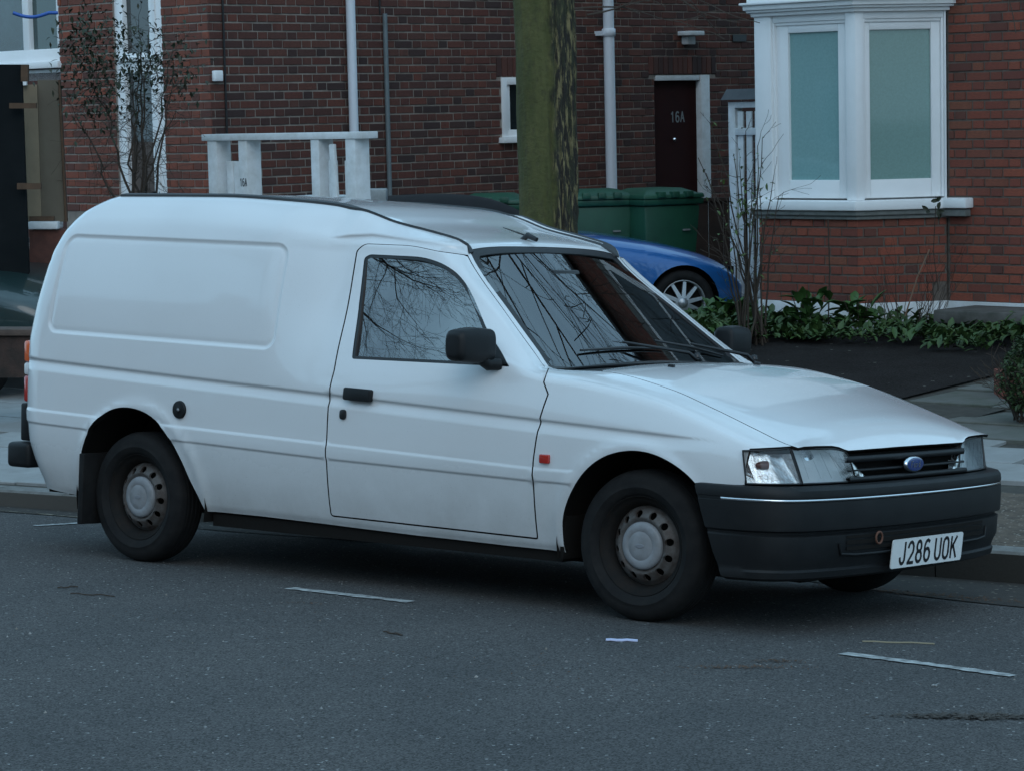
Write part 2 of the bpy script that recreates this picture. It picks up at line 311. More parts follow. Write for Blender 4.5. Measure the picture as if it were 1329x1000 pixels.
def inv(pts, mode):
    """(x,z) side or (x,y) top coordinates -> (u,s)"""
    out = []
    for x, c in pts:
        u = x
        for _ in range(4):
            b = base(np.full(801, u), _SS)
            if mode == 'z':
                k = _SS < 1.45; s = np.interp(c, b[k, 2], _SS[k])
            else:
                k = _SS > .8; s = np.interp(-c, -b[k, 1], _SS[k])
            bx = base(np.array([u]), np.array([s]))[0, 0]; u += x-bx
        out.append((u, s))
    return out
def dense(pts, step=.02, closed=True):
    out = []; n = len(pts)
    for i in range(n if closed else n-1):
        a, b = np.array(pts[i]), np.array(pts[(i+1) % n]); m = max(1, int(np.hypot(*(b-a))/step))
        out += [tuple(a+(b-a)*k/m) for k in range(m)]
    if not closed: out.append(tuple(pts[-1]))
    return out
def rnd(pts, r, seg=5):
    """round the corners of a closed polygon; r scalar or list"""
    out = []; n = len(pts)
    for i in range(n):
        rr = r[i] if isinstance(r, (list, tuple)) else r
        p, a, b = np.array(pts[i]), np.array(pts[i-1]), np.array(pts[(i+1) % n])
        if rr <= 0: out.append(tuple(p)); continue
        da, db = a-p, b-p; la, lb = np.hypot(*da), np.hypot(*db); k = min(rr, la*.45, lb*.45); s, e = p+da/la*k, p+db/lb*k
        for j in range(seg+1):
            t = j/seg; out.append(tuple((1-t)**2*s+2*t*(1-t)*p+t*t*e))
    return out
def offset(poly, d):
    """shrink (d<0) / grow a closed polygon in its plane"""
    P_ = np.array(poly); n = len(P_); ar = .5*np.sum(P_[:, 0]*np.roll(P_[:, 1], -1)-np.roll(P_[:, 0], -1)*P_[:, 1])
    a = P_-np.roll(P_, 1, 0); b = np.roll(P_, -1, 0)-P_
    def nrm(v): v = v/np.maximum(np.linalg.norm(v, axis=1, keepdims=True), 1e-9); return np.stack([v[:, 1], -v[:, 0]], 1)*np.sign(ar)
    m = nrm(a)+nrm(b); m /= np.maximum(np.linalg.norm(m, axis=1, keepdims=True), 1e-9); c = np.clip(np.sum(m*nrm(b), 1), .4, 1)
    return [tuple(p) for p in P_+m*(d/c)[:, None]]
def inside(pt, poly):
    """vectorised point in polygon"""
    x, y = pt[:, 0], pt[:, 1]; c = np.zeros(len(pt), bool); q = np.array(poly); j = len(q)-1
    for i in range(len(q)):
        xi, yi = q[i]; xj, yj = q[j]
        if yi != yj: c ^= ((yi > y) != (yj > y)) & (x < (xj-xi)*(y-yi)/(yj-yi)+xi)
        j = i
    return c
def near(pt, segs, d):
    out = np.zeros(len(pt), bool)
    for a, b in segs:
        a, b = np.array(a), np.array(b); ab = b-a; l2 = max(ab@ab, 1e-12)
        lo = np.minimum(a, b)-d; hi = np.maximum(a, b)+d
        k = np.where((pt[:, 0] > lo[0]) & (pt[:, 0] < hi[0]) & (pt[:, 1] > lo[1]) & (pt[:, 1] < hi[1]))[0]
        if not len(k): continue
        t = np.clip(((pt[k]-a)@ab)/l2, 0, 1); out[k] |= np.hypot(*(pt[k]-a-t[:, None]*ab).T) < d
    return out
def grid_pts():
    us = np.arange(-3.6, .805, .03); ss = np.unique(np.concatenate([np.arange(0, 2.001, .028), SV]))
    g = np.array([(u, s) for u in us for s in ss]); ex = []
    for x in np.arange(-3.55, .55, .03):
        zc = .80-(x+1.6)*.045
        z1 = float(np.interp(x, [-3.55, -1.616, -.49, 0], [.656, .595, .559, .56])); z2 = z1-float(np.interp(x, [-3.5, -1.6, -.49], [.062, .063, .05]))
        for z in (zc+.012, zc+.006, zc, zc-.006, zc-.013, zc-.024, zc-.04, zc-.056): ex.append((x, z))
        if x < -.25:
            for z in (z1+.009, z1, z1-.010, z2+.009, z2, z2-.009): ex.append((x, z))
    for x in np.arange(-1.80, -.98, .02):
        zl = float(np.interp(x, [-1.72, -1.58, -1.25, -1.06, -.98], [1.452, 1.458, 1.424, 1.392, 1.36]))
        for z in (zl-.014, zl-.006, zl+.002, zl+.010, zl+.020): ex.append((x, z))
    x0, x1, z0, z1 = PANEL
    for zz in np.arange(z0-.06, z1+.06, .02):
        for xx in np.arange(x0-.06, x1+.08, .02): ex.append((xx, zz))
    xs = np.array([e[0] for e in ex]); zs = np.array([e[1] for e in ex])
    # contour points round the pressed panel
    cont = []
    for k in range(900):
        for dd in (-.03, -.012, -.002, .006, .014):
            t = k/900*2*math.pi; dirx, dirz = math.cos(t)*3.2, math.sin(t)
            lo, hi = 0., 1.2
            for _ in range(26):
                md = (lo+hi)/2
                if sd_rect(np.array([(x0+x1)/2+dirx*md]), np.array([(z0+z1)/2+dirz*md]))[0] < dd: lo = md
                else: hi = md
            cont.append(((x0+x1)/2+dirx*lo, (z0+z1)/2+dirz*lo))
    sdp = sd_rect(xs, zs); keep = ~((np.abs(sdp) < .035) & (xs < -1.85) & (zs > .97))
    ex = [e for e, k in zip(ex, keep) if k]+cont
    xx = np.array([e[0] for e in ex]); zz = np.array([e[1] for e in ex])
    # quick inversion on a table
    U = np.linspace(-3.6, .8, 221); tab = np.array([base(np.full(801, u), _SS)[:, 2] for u in U])
    o = []
    for x, z in ex:
        u = x
        if x < -3.0: u = inv([(x, z)], 'z')[0][0]
        i = int(np.clip(np.searchsorted(U, u), 1, 220)); t = (u-U[i-1])/(U[i]-U[i-1]); zr = tab[i-1]*(1-t)+tab[i]*t; k = _SS < 1.45
        o.append((u, float(np.interp(z, zr[k], _SS[k]))))
    return g, np.array(o)
GRID, FEAT = grid_pts()
def patch(name, outer, holes, mtl, parent, flange=.016, side=-1, full=False, off=0, own_edge=None, fit=None):
    """mesh of the skin inside `outer` minus `holes` (polygons in (u,s)); mirrored on both sides when full"""
    loops = [outer]+holes; V = []; E = []
    for lp in loops:
        n0 = len(V); V += [tuple(p) for p in lp]; E += [(n0+i, n0+(i+1) % len(lp)) for i in range(len(lp))]
    segs = [(V[a], V[b]) for a, b in E]
    def ok(pts):
        k = inside(pts, outer)
        for h in holes: k &= ~inside(pts, h)
        return pts[k & ~near(pts, segs, .007)]
    f = ok(FEAT) if len(FEAT) else FEAT
    g = ok(GRID)
    if len(f):   # thin grid points near feature points
        key = set((int(a*45)+i, int(b*60)+j) for a, b in f for i in (-1, 0, 1) for j in (-1, 0, 1) if abs((a*45) % 1-.5-i*.6) < .75 and abs((b*60) % 1-.5-j*.7) < .8); g = g[[(int(a*45), int(b*60)) not in key for a, b in g]]
    V2 = V+[tuple(p) for p in g]+[tuple(p) for p in f]
    r = delaunay_2d_cdt([Vector(p) for p in V2], E, [], 0, 1e-5)
    vv = np.array([tuple(p) for p in r[0]]); tr = np.array([t for t in r[2] if len(t) == 3])
    cen = vv[tr].mean(1)+np.array([1.7e-6, 2.3e-6]); k = inside(cen, outer)
    for h in holes: k &= ~inside(cen, h)
    tr = tr[k]; used = np.unique(tr); mp = -np.ones(len(vv), int); mp[used] = np.arange(len(used)); tr = mp[tr]; vv = vv[used]
    p, n = PN(vv[:, 0], vv[:, 1]); p = p+n*off
    if fit == 'side':
        A = np.stack([np.ones(len(p)), p[:, 0], p[:, 2], p[:, 2]**2, p[:, 0]*p[:, 2], p[:, 0]**2], 1); c = np.linalg.lstsq(A, p[:, 1], rcond=None)[0]; p[:, 1] = A @ c
        gx, gz = c[1]+c[4]*p[:, 2]+2*c[5]*p[:, 0], c[2]+2*c[3]*p[:, 2]+c[4]*p[:, 0]; n = np.stack([-gx, np.ones(len(p)), -gz], 1); n /= np.linalg.norm(n, axis=1, keepdims=True)
    if fit == 'top':
        x, y = p[:, 0], p[:, 1]; A = np.stack([np.ones(len(p)), x, x*x, y*y, x*y*y, y**4], 1); c = np.linalg.lstsq(A, p[:, 2], rcond=None)[0]; p[:, 2] = A @ c
        n = np.stack([-(c[1]+2*c[2]*x+c[4]*y*y), -(2*c[3]*y+2*c[4]*x*y+4*c[5]*y**3), np.ones(len(p))], 1); n /= np.linalg.norm(n, axis=1, keepdims=True)
    sides = (-1, 1) if full else (side,)
    AV, AF, AN = [], [], []
    # orientation
    for sg in sides:
        q = p.copy(); m = n.copy(); q[:, 1] *= sg; m[:, 1] *= sg
        fn = np.cross(q[tr[:, 1]]-q[tr[:, 0]], q[tr[:, 2]]-q[tr[:, 0]]); fl = np.sum(fn*m[tr[:, 0]], 1) < 0
        T = tr.copy(); T[fl] = T[fl][:, ::-1]; b0 = sum(len(a) for a in AV)
        AV.append(q); AN.append(m); AF.append(T+b0)
        if flange:
            cnt = {}
            for t in T:
                for a, b in ((t[0], t[1]), (t[1], t[2]), (t[2], t[0])):
                    cnt[(a, b)] = cnt.get((a, b), 0)+1
            be = [(a, b) for (a, b) in cnt if (b, a) not in cnt and not (vv[a, 1] > 1.998 and vv[b, 1] > 1.998)]
            bs = sorted(set(i for e in be for i in e)); ix = {v: i for i, v in enumerate(bs)}; nb = len(bs)
            b1 = sum(len(a) for a in AV); top = q[bs]; low = q[bs]-m[bs]*flange
            AV.append(np.concatenate([top, low])); 
            # flange normals from edges
            en = np.zeros((nb, 3))
            for a, b in be:
                d = q[b]-q[a]; c = np.cross(d, m[a]); en[ix[a]] += c; en[ix[b]] += c
            en /= np.maximum(np.linalg.norm(en, axis=1, keepdims=True), 1e-9); AN.append(np.concatenate([en, en]))
            F = []
            for a, b in be: F += [(b1+ix[a], b1+nb+ix[a], b1+nb+ix[b]), (b1+ix[a], b1+nb+ix[b], b1+ix[b])]
            AF.append(np.array(F))
    q = np.concatenate(AV); F = np.concatenate(AF); m = np.concatenate(AN)
    me = bpy.data.meshes.new(name); me.from_pydata([tuple(a) for a in q], [], [tuple(int(i) for i in a) for a in F]); me.update()
    if flange and mtl is PAINT:  # panel edge flanges coloured dark to stand for shade in the gaps
        me.materials.append(mtl); me.materials.append(UNDER); mi = []
        for j, a in enumerate(AF): mi += [j % 2]*len(a)
        me.polygons.foreach_set('material_index', mi)
    me.polygons.foreach_set('use_smooth', [True]*len(me.polygons)); me.normals_split_custom_set_from_vertices([tuple(a) for a in m])
    return link(name, me, mtl, parent)
# ---- outlines (metres on the car, traced side view)
BW = .0034
def zpoly(p): return inv(p, 'z')
DOOR = rnd([(-1.602,.292),(-1.600,.52),(-1.592,.80),(-1.585,.90),(-1.612,1.158),(-1.635,1.40),(-1.600,1.430),(-1.335,1.424),(-1.16,1.392),(-1.105,1.374),(-.83,1.148),(-.60,.987),(-.50,.935),(-.436,.862),(-.462,.750),(-.487,.58),(-.487,.281)],
            [.015,0,0,0,.02,.03,.03,.2,.1,.04,.1,.05,.02,.02,.02,.02,.01])
WIN = rnd([(-1.502,.950),(-1.555,1.18),(-1.587,1.372),(-1.560,1.386),(-1.26,1.378),(-1.13,1.345),(-1.03,1.277),(-.845,1.085),(-.655,.948)],
          [.012,0,.02,.03,.1,.1,.1,.05,.008])
FARCH = [(-.352,.20),(-.354,.29),(-.344,.38),(-.302,.472),(-.228,.563),(-.134,.625),(-.024,.654),(.085,.652),(.19,.620),(.28,.566),(.345,.49),(.372,.40),(.375,.20)]
RARCH = [(-3.163,.20),(-3.166,.29),(-3.15,.40),(-3.118,.50),(-3.05,.602),(-2.94,.671),(-2.817,.692),(-2.686,.668),(-2.575,.597),(-2.49,.49),(-2.43,.38),(-2.368,.27),(-2.36,.20)]
LAMPX = [(.52,.50),(.50,.56),(.508,.69),(.60,.700),(.665,.704)]
# ------------------------------------------------------------------ the van: parts
CAMB, VPT = .0719, .0066
VAN = empty('van'); tag(VAN, 'white high roofed panel van parked at the kerb facing right', 'van')
_pv = Vector((0, -.8, 0))
VAN.matrix_world = Matrix.Translation(_pv) @ Matrix.Rotation(-VPT, 4, 'Y') @ Matrix.Rotation(-CAMB, 4, 'X') @ Matrix.Translation(-_pv)
def ypoly(p): return inv(p, 'y')
OUT = dense([(-3.6, 0), (.8, 0), (.8, 2.0), (-3.6, 2.0)], .03)
WS_OUT = [(-1.137, 0), (-1.137, .30), (-1.133, .475), (-1.118, .497), (-.96, .543), (-.82, .585), (-.66, .630), (-.56, .662), (-.535, .655), (-.515, .5), (-.495, .25), (-.49, 0)]
WS_IN = [(-1.108, 0), (-1.108, .30), (-1.105, .455), (-1.092, .470), (-.95, .513), (-.82, .553), (-.66, .600), (-.60, .616), (-.585, .600), (-.575, .5), (-.560, .25), (-.555, 0)]
COWL = [(-.49, 0), (-.495, .25), (-.515, .5), (-.535, .655), (-.50, .672), (-.325, .632), (-.345, .55), (-.375, .3), (-.385, 0)]
BON_SIDE = [(-.310, .640), (-.15, .650), (.04, .664), (.26, .680), (.47, .692), (.60, .699), (.652, .700)]
BON_FR = [(.656, .66), (.661, .62), (.668, .56), (.674, .50), (.681, .465), (.690, .44), (.695, .42), (.699, .33), (.702, .2), (.703, 0)]
BON = [(-.380, 0), (-.370, .3), (-.342, .54), (-.330, .615), (-.310, .632)]+[(x, y-.004) for x, y in BON_SIDE]+BON_FR
def half(poly):      # top-side polygon: dense, converted
    return ypoly(dense(poly, .03, True))
TOPHOLE = ypoly(dense(WS_OUT[:8]+[(-.50, .676)]+BON_SIDE, .03, False))+[(.86, 1.30), (.86, 2.05), (-1.137, 2.05)]
FC = zpoly(dense([(.352, .30), (.345, .49), (.322, .548), (.504, .557), (.508, .690), (.60, .6985), (.655, .7015)], .03, False))
FCUT = FC+[(.86, 1.30), (.86, -.05), (.36, -.05)]
_a = zpoly(dense(rnd([(-.437, .850), (-.462, .750), (-.487, .58), (-.487, .281), (-1.602, .292), (-1.600, .52), (-1.592, .80), (-1.585, .90), (-1.612, 1.158), (-1.632, 1.37), (-1.635, 1.40), (-1.600, 1.430), (-1.335, 1.424), (-1.20, 1.402)],
           [0, .02, .02, .01, .015, 0, 0, 0, .02, 0, .02, .03, .15, 0]), .025, False))
_b = ypoly(dense([(-1.112, .523), (-.96, .568), (-.82, .612), (-.66, .658), (-.58, .683), (-.53, .700)], .025, False))
_g = _a+_b+zpoly([(-.470, .895)])
dD, dI = offset(_g, BW), offset(_g, -BW)
def archp(a): return zpoly(dense(a, .025, False))[0:]+[]
def arch_hole(a):
    q = archp(a); return [(q[0][0], -.05)]+q+[(q[-1][0], -.05)]
# arch polylines follow a smooth curve
def cm(pts, n=5):
    P_ = [np.array(p) for p in pts]; out = []
    for i in range(len(P_)-1):
        p0, p1, p2, p3 = P_[max(i-1, 0)], P_[i], P_[i+1], P_[min(i+2, len(P_)-1)]
        for k in range(n):
            t = k/n; out.append(tuple(.5*((2*p1)+(-p0+p2)*t+(2*p0-5*p1+4*p2-p3)*t*t+(-p0+3*p1-3*p2+p3)*t**3)))
    out.append(tuple(P_[-1])); return out
FA, RA = cm(FARCH), cm(RARCH)
shell = patch('body_shell', OUT, [dD, arch_hole(FA), arch_hole(RA), TOPHOLE, FCUT], PAINT, VAN, flange=.03, full=True)
# tailgate closing the back
_sp = np.linspace(0, 2, 60); _bp = base(np.full(60, -3.6), _sp)
mb = MB(); vs = [(p[0], -p[1], p[2]) for p in _bp]+[(p[0], p[1], p[2]) for p in _bp[::-1]]; mb.add(vs, [tuple(range(len(vs)))])
mb.build('tailgate', PAINT, VAN)
for sd in (-1, 1):
    wO, wI = zpoly(dense(WIN, .02)), zpoly(dense(offset(WIN, -.013), .02)); wG = zpoly(dense(offset(WIN, .006), .02))
    door = patch('door', dI, [wO], PAINT, VAN, flange=.03, side=sd)
    patch('window_seal', wO, [wI], BLKG, door, flange=.012, side=sd, off=-.002)
    patch('side_window', wG, [], GLASS, VAN, flange=0, side=sd, off=-.010, fit='side')
    sail = zpoly(dense(rnd([(-.79, 1.045), (-.668, .955), (-.86, .955)], .008), .02))
    patch('mirror_base', sail, [], BLKP, door, flange=.01, side=sd, off=.004)
GRID_KEEP = FEAT; FEAT = np.zeros((0, 2))
bon = patch('bonnet', half(BON), [], PAINT, VAN, flange=.012, full=True)
patch('windscreen', half(WS_OUT), [], WGLASS, VAN, flange=0, full=True, off=-.004, fit='top')
patch('windscreen_border', half(WS_OUT+WS_IN[::-1]), [], BLKG, VAN, flange=.006, full=True, off=-.001)
patch('cowl_panel', half(COWL), [], BLKP, VAN, flange=.01, full=True, off=-.012)
FEAT = GRID_KEEP
def on(x, c, mode='z', off=0.0, sd=-1):
    u, s = inv([(x, c)], mode)[0]; p, n = PN(np.array([u]), np.array([s])); p = p[0]+n[0]*off; return Vector((p[0], p[1]*sd, p[2])), Vector((n[0][0], n[0][1]*sd, n[0][2]))
# roof edge moulding
MOULD = mat('faded_moulding', (.030, .034, .037), .55, noise=(8, .5), alt=(.05, .054, .056))
for sd in (-1, 1):
    mb = MB(); us = np.linspace(-3.30, -1.118, 90); rows = []
    for ds, of in ((-.024, -.002), (-.019, .009), (.017, .009), (.021, -.002)):
        p, n = PN(us, np.full(90, 1.43+ds)); p = p+n*of; p[:, 1] *= sd; rows.append(p)
    vs = [tuple(r[i]) for i in range(90) for r in rows]; fs = [(i*4+k, i*4+(k+1) % 4, i*4+4+(k+1) % 4, i*4+4+k) for i in range(89) for k in range(4)]+[(3, 2, 1, 0), (356, 357, 358, 359)]
    mb.add(vs, fs, False); mb.build('roof_moulding', MOULD, VAN)
# underbody, with low sill and tray boxes added to block light beneath
mb = MB(); mb.box((-2.34, -.77, .195), (-.385, .77, .25)).box((-3.46, -.62, .25), (.66, .62, .30)).box((-3.46, -.74, .27), (-3.2, .74, .33)).box((-2.0, -.30, .14), (-.2, .25, .26))
mb.box((.38, -.58, .185), (.60, .62, .30)).box((-.36, -.50, .165), (.38, .55, .27)).box((-2.9, -.6, .27), (-2.6, .6, .33)).box((-.1, -.6, .22), (.1, .6, .3)); mb.build('underbody', UNDER, VAN)
mb = MB(); mb.box((-1.86, -.60, .29), (-1.83, .60, 1.44)).box((-1.83, -.76, .29), (-.5, .76, .34)); mb.build('bulkhead', INTR, VAN)
for cx, rr, zc in ((0.0, .385, .285), (-2.77, .42, .29)):
    for sd in (-1, 1):
        mb = MB(); n = 22; a0 = [math.pi*(-.06)+math.pi*1.12*k/n for k in range(n+1)]
        ring = [(cx+rr*math.cos(a), zc+rr*math.sin(a)) for a in a0]
        vs = [(x, sd*.812, z) for x, z in ring]+[(x, sd*.50, z) for x, z in ring]
        mb.add(vs, [(i, i+1, n+2+i, n+1+i) for i in range(n)], True); mb.add([(x, sd*.50, z) for x, z in ring], [tuple(range(n+1))])
        mb.build('wheel_arch_liner', UNDER, VAN)
# ---- wheels
def disc_mesh():
    nh = 12; outer = [(.152*math.cos(a), .152*math.sin(a)) for a in np.linspace(0, 2*math.pi, 72, False)]; holes = []
    for h in range(nh):
        a = 2*math.pi*(h+.5)/nh; cx, cz = .122*math.cos(a), .122*math.sin(a); holes.append([(cx+.0145*math.cos(b), cz+.0145*math.sin(b)) for b in np.linspace(0, 2*math.pi, 14, False)])
    V = []; E = []
    for lp in [outer]+holes:
        n0 = len(V); V += lp; E += [(n0+i, n0+(i+1) % len(lp)) for i in range(len(lp))]
    rings = [(r*math.cos(a), r*math.sin(a)) for r in (.04, .08, .094, .10, .106, .113, .131, .137, .143, .148) for a in np.linspace(0, 2*math.pi, 72, False)]
    rings = [p for p in rings if all(math.dist(p, (.122*math.cos(2*math.pi*(h+.5)/nh), .122*math.sin(2*math.pi*(h+.5)/nh))) > .017 for h in range(nh))]
    r = delaunay_2d_cdt([Vector(p) for p in V+rings], E, [], 0, 1e-6); vv = np.array([tuple(p) for p in r[0]]); tr = np.array(r[2]); cen = vv[tr].mean(1); k = np.hypot(cen[:, 0], cen[:, 1]) < .1518
    for h in holes: k &= ~inside(cen, h)
    tr = tr[k]; rad = np.hypot(vv[:, 0], vv[:, 1]); y = -.034-.022*np.exp(-((rad-.108)/.018)**2)-.004*(rad < .09)+.02*smooth(.135, .152, rad)
    pts = [(a, float(b), c) for (a, c), b in zip(vv, y)]; mb = MB(); mb.add(pts, [tuple(int(i) for i in t) for t in tr], True)
    for h in holes:
        m = len(h); rr = [math.hypot(*p) for p in h]; yy = [-.034-.022*math.exp(-((q-.108)/.018)**2)+.02*float(smooth(.135, .152, q)) for q in rr]
        mb.add([(p[0], y_, p[1]) for p, y_ in zip(h, yy)]+[(p[0], y_+.012, p[1]) for p, y_ in zip(h, yy)], [(i, (i+1) % m, m+(i+1) % m, m+i) for i in range(m)], True)
    return mb
tyre_prof = [(.190, -.058), (.196, -.070), (.205, -.0785), (.222, -.083), (.224, -.0845), (.227, -.0845), (.229, -.083), (.245, -.083), (.262, -.0785), (.276, -.070), (.284, -.060), (.288, -.046)]
for g in (-.034, -.012, .012, .034): tyre_prof += [(.291, g-.006), (.291, g-.0035), (.284, g-.003), (.284, g+.003), (.291, g+.0035), (.291, g+.006)]
tyre_prof += [(.288, .046), (.284, .060), (.270, .075), (.245, .083), (.215, .083), (.190, .06)]
rim_prof = [(.150, .05), (.150, .0), (.152, -.008), (.160, -.034), (.168, -.044), (.176, -.052), (.1865, -.058), (.1895, -.066), (.192, -.066), (.1935, -.060), (.192, -.054)]
cap_prof = [(0.0005, -.060), (.03, -.0595), (.054, -.057), (.056, -.0555), (.058, -.0575), (.08, -.0535), (.088, -.050), (.092, -.044), (.092, -.03)]
TY = MB().lathe(tyre_prof, 72)
# tread blocks: sipes cut as small steps across the shoulder
TYM = TY.mesh('tyre'); TYM.materials.append(RUB)
RIM = MB().lathe(rim_prof, 64).mesh('rim'); RIM.materials.append(STEEL)
DISC = disc_mesh().mesh('wheel_disc'); DISC.materials.append(STEEL)
DARKRIM = mat('dark_rim', (.008, .008, .008), .75, spec=.2, noise=(20, .7), alt=(.018, .013, .010)); RIM.materials[0] = DARKRIM
CAPE = MB().lathe(cap_prof, 48).mesh('hub_cap'); CAPE.materials.append(CAPM)
def oval(a, b, y, n=28): return [(a*math.cos(t), y, b*math.sin(t)) for t in np.linspace(0, 2*math.pi, n, False)]
DRUM = MB().lathe([(.001, .004), (.149, .004), (.149, .03)], 32).mesh('brake_drum'); DRUM.materials.append(UNDER)
EMB = MB().add(oval(.020, .009, -.0608)+oval(.017, .0065, -.0618), [(i, (i+1) % 28, 28+(i+1) % 28, 28+i) for i in range(28)]+[tuple(range(28, 56))]).mesh('cap_emblem'); EMB.materials.append(mat('emblem_grey', (.2, .21, .23), .4))
VALVE = MB().lathe([(.004, 0), (.004, .02), (.001, .022)], 8).mesh('tyre_valve'); VALVE.materials.append(BLKG)
for cx, sd, spin, st in ((0, -1, 5, 2), (-2.807, -1, 20, 0), (0, 1, 0, 2), (-2.807, 1, 0, 0)):
    wh = empty('wheel', (cx, sd*.718, .2895), 0, VAN); wh.rotation_euler = (0, R(spin), R(st)+(0 if sd < 0 else math.pi))
    link('brake_drum', DRUM, parent=wh); link('tyre', TYM, parent=wh); link('rim', RIM, parent=wh); link('wheel_disc', DISC, parent=wh); c = link('hub_cap', CAPE, parent=wh); c.location.y = -.009
    e = link('cap_emblem', EMB, parent=wh); e.location.y = -.009; e.rotation_euler = (0, R(-spin), 0)
# ---- bumper, swept round the nose
PATH = [(.300, .832), (.40, .838), (.50, .832), (.575, .806), (.625, .765), (.662, .70), (.690, .60), (.712, .48), (.728, .33), (.738, .16), (.741, 0)]
def sweep(prof, a=0, b=1, n=40, both=True):
    pts = cm(PATH, 6); L_ = [0]
    for i in range(1, len(pts)): L_.append(L_[-1]+math.dist(pts[i], pts[i-1]))
    rows = []; T = L_[-1]
    def at(t):
        t *= T; i = min(max(np.searchsorted(L_, t), 1), len(L_)-1); k = (t-L_[i-1])/(L_[i]-L_[i-1]); p = np.array(pts[i-1])*(1-k)+np.array(pts[i])*k
        d = np.array(pts[i])-np.array(pts[i-1]); d /= np.hypot(*d); return p, np.array([-d[1], d[0]]) if False else np.array([ -d[1], d[0]])*(-1 if (-d[1]) < 0 and abs(d[1]) > .5 else 1)
    ts = list(np.linspace(a, b, n)); out = []
    for sd in (-1, 1):
        for t in (ts if sd < 0 else ts[::-1]):
            if sd > 0 and t == 1 and b == 1: continue
            row = []
            for o, z in prof:      # the rear edge follows the wheel arch, so the lower part starts further forward
                tz = t+max(0, 1-t/.45)*max(0, (.545-z)/.35)*.115 if z < .545 else t
                p, nn = at(min(tz, 1)); nn = nn if (nn @ (p-np.array([.1, .3]))) > 0 else -nn
                row.append((p[0]+nn[0]*o, sd*(p[1]+nn[1]*o*(1 if o < 0 else min(1, .35+.9*tz))), z))
            out.append(row)
    m = len(prof); vs = [q for r_ in out for q in r_]; k = len(out)
    fs = [(i*m+j, i*m+j+1, (i+1)*m+j+1, (i+1)*m+j) for i in range(k-1) for j in range(m-1) if abs(out[i][0][1]-out[i+1][0][1]) < .2]
    return MB().add(vs, fs, True), k, m
bprof = [(-.05, .552), (.012, .556), (.034, .552), (.045, .540), (.048, .520), (.047, .513), (.041, .511), (.041, .499), (.047, .497), (.048, .470), (.047, .402), (.045, .393), (.024, .386), (.022, .378), (.036, .371), (.033, .30), (.014, .262), (.010, .247), (.018, .238), (.012, .215), (-.02, .203), (-.07, .200)]
mb, k, m = sweep(bprof)
mb.add([mb.v[i] for i in range(m)], [tuple(range(m))]); mb.add([mb.v[i] for i in range((k-1)*m, k*m)], [tuple(range(m))])
bum = mb.build('front_bumper', BLKP, VAN); bum.data.set_sharp_from_angle(angle=R(32))
mb, k, m = sweep([(.0415, .5105), (.0475, .509), (.0485, .505), (.0475, .501), (.0415, .4995)], .10, 1); tr = mb.build('bumper_trim', CHROME, bum)
# intake slot and tow eye pocket (dark insets proud by a hair of their frame)
def front_x(w_, o): # bumper outer x at half width w_
    pts = cm(PATH, 6); ys = [p[1] for p in pts][::-1]; xs = [p[0] for p in pts][::-1]; return float(np.interp(w_, ys, xs))+o
mb = MB()
for z0, z1 in ((.312, .326), (.334, .350), (.356, .367)):
    ys = np.linspace(-.5, .5, 24); vs = [(front_x(abs(y), .039), y, z0) for y in ys]+[(front_x(abs(y), .0385), y, z1) for y in ys]
    mb.add(vs, [(i, i+1, 25+i, 24+i) for i in range(23)])
mb.build('intake_slot', UNDER, bum); mb = MB().tube([(front_x(abs(y), .037), y, z) for y, z in [(-.54, .340), (-.53, .300), (-.45, .294)]+[(-.45+.09*k, .294) for k in range(1, 11)]+[(.53, .300), (.54, .340)]], .006, 6, False); mb.build('intake_lip', BLKP, bum)
mb = MB(); ring = [(front_x(.33, .050)+.004, -.33+.022*math.cos(t), .352+.022*math.sin(t)) for t in np.linspace(0, 2*math.pi, 17)]; mb.tube(ring, .0045, 6, False); mb.build('towing_eye', RUSTD, bum)
# ---- nose: grille, lamps
def XF(w_): return float(np.interp(abs(w_), [0, .2, .33, .45, .58, .68, .74, .79, .812, .824], [.714, .711, .706, .698, .677, .648, .618, .570, .535, .505]))
def face_grid(w0, w1, zb, zt, off=0, n=20, mz=8, lean=.16, sg=-1):
    """front face sheet between half widths; zb, zt callables of t"""
    vs = []
    for i in range(n+1):
        t = i/n
        for j in range(mz+1):
            k = j/mz; ww = lerp(w0(k), w1(k), t); z = lerp(zb(t), zt(t), k); vs.append((XF(ww)+off-(z-.56)*lean, sg*ww, z))
    return vs, [(i*(mz+1)+j, (i+1)*(mz+1)+j, (i+1)*(mz+1)+j+1, i*(mz+1)+j+1) for i in range(n) for j in range(mz)]
ztop_i = lambda t: .683+.009*t
ztop_h = lambda t: .689-.002*t-.030*max(0, (t-.55)/.45)**2-.075*max(0, (t-.86)/.14)**2
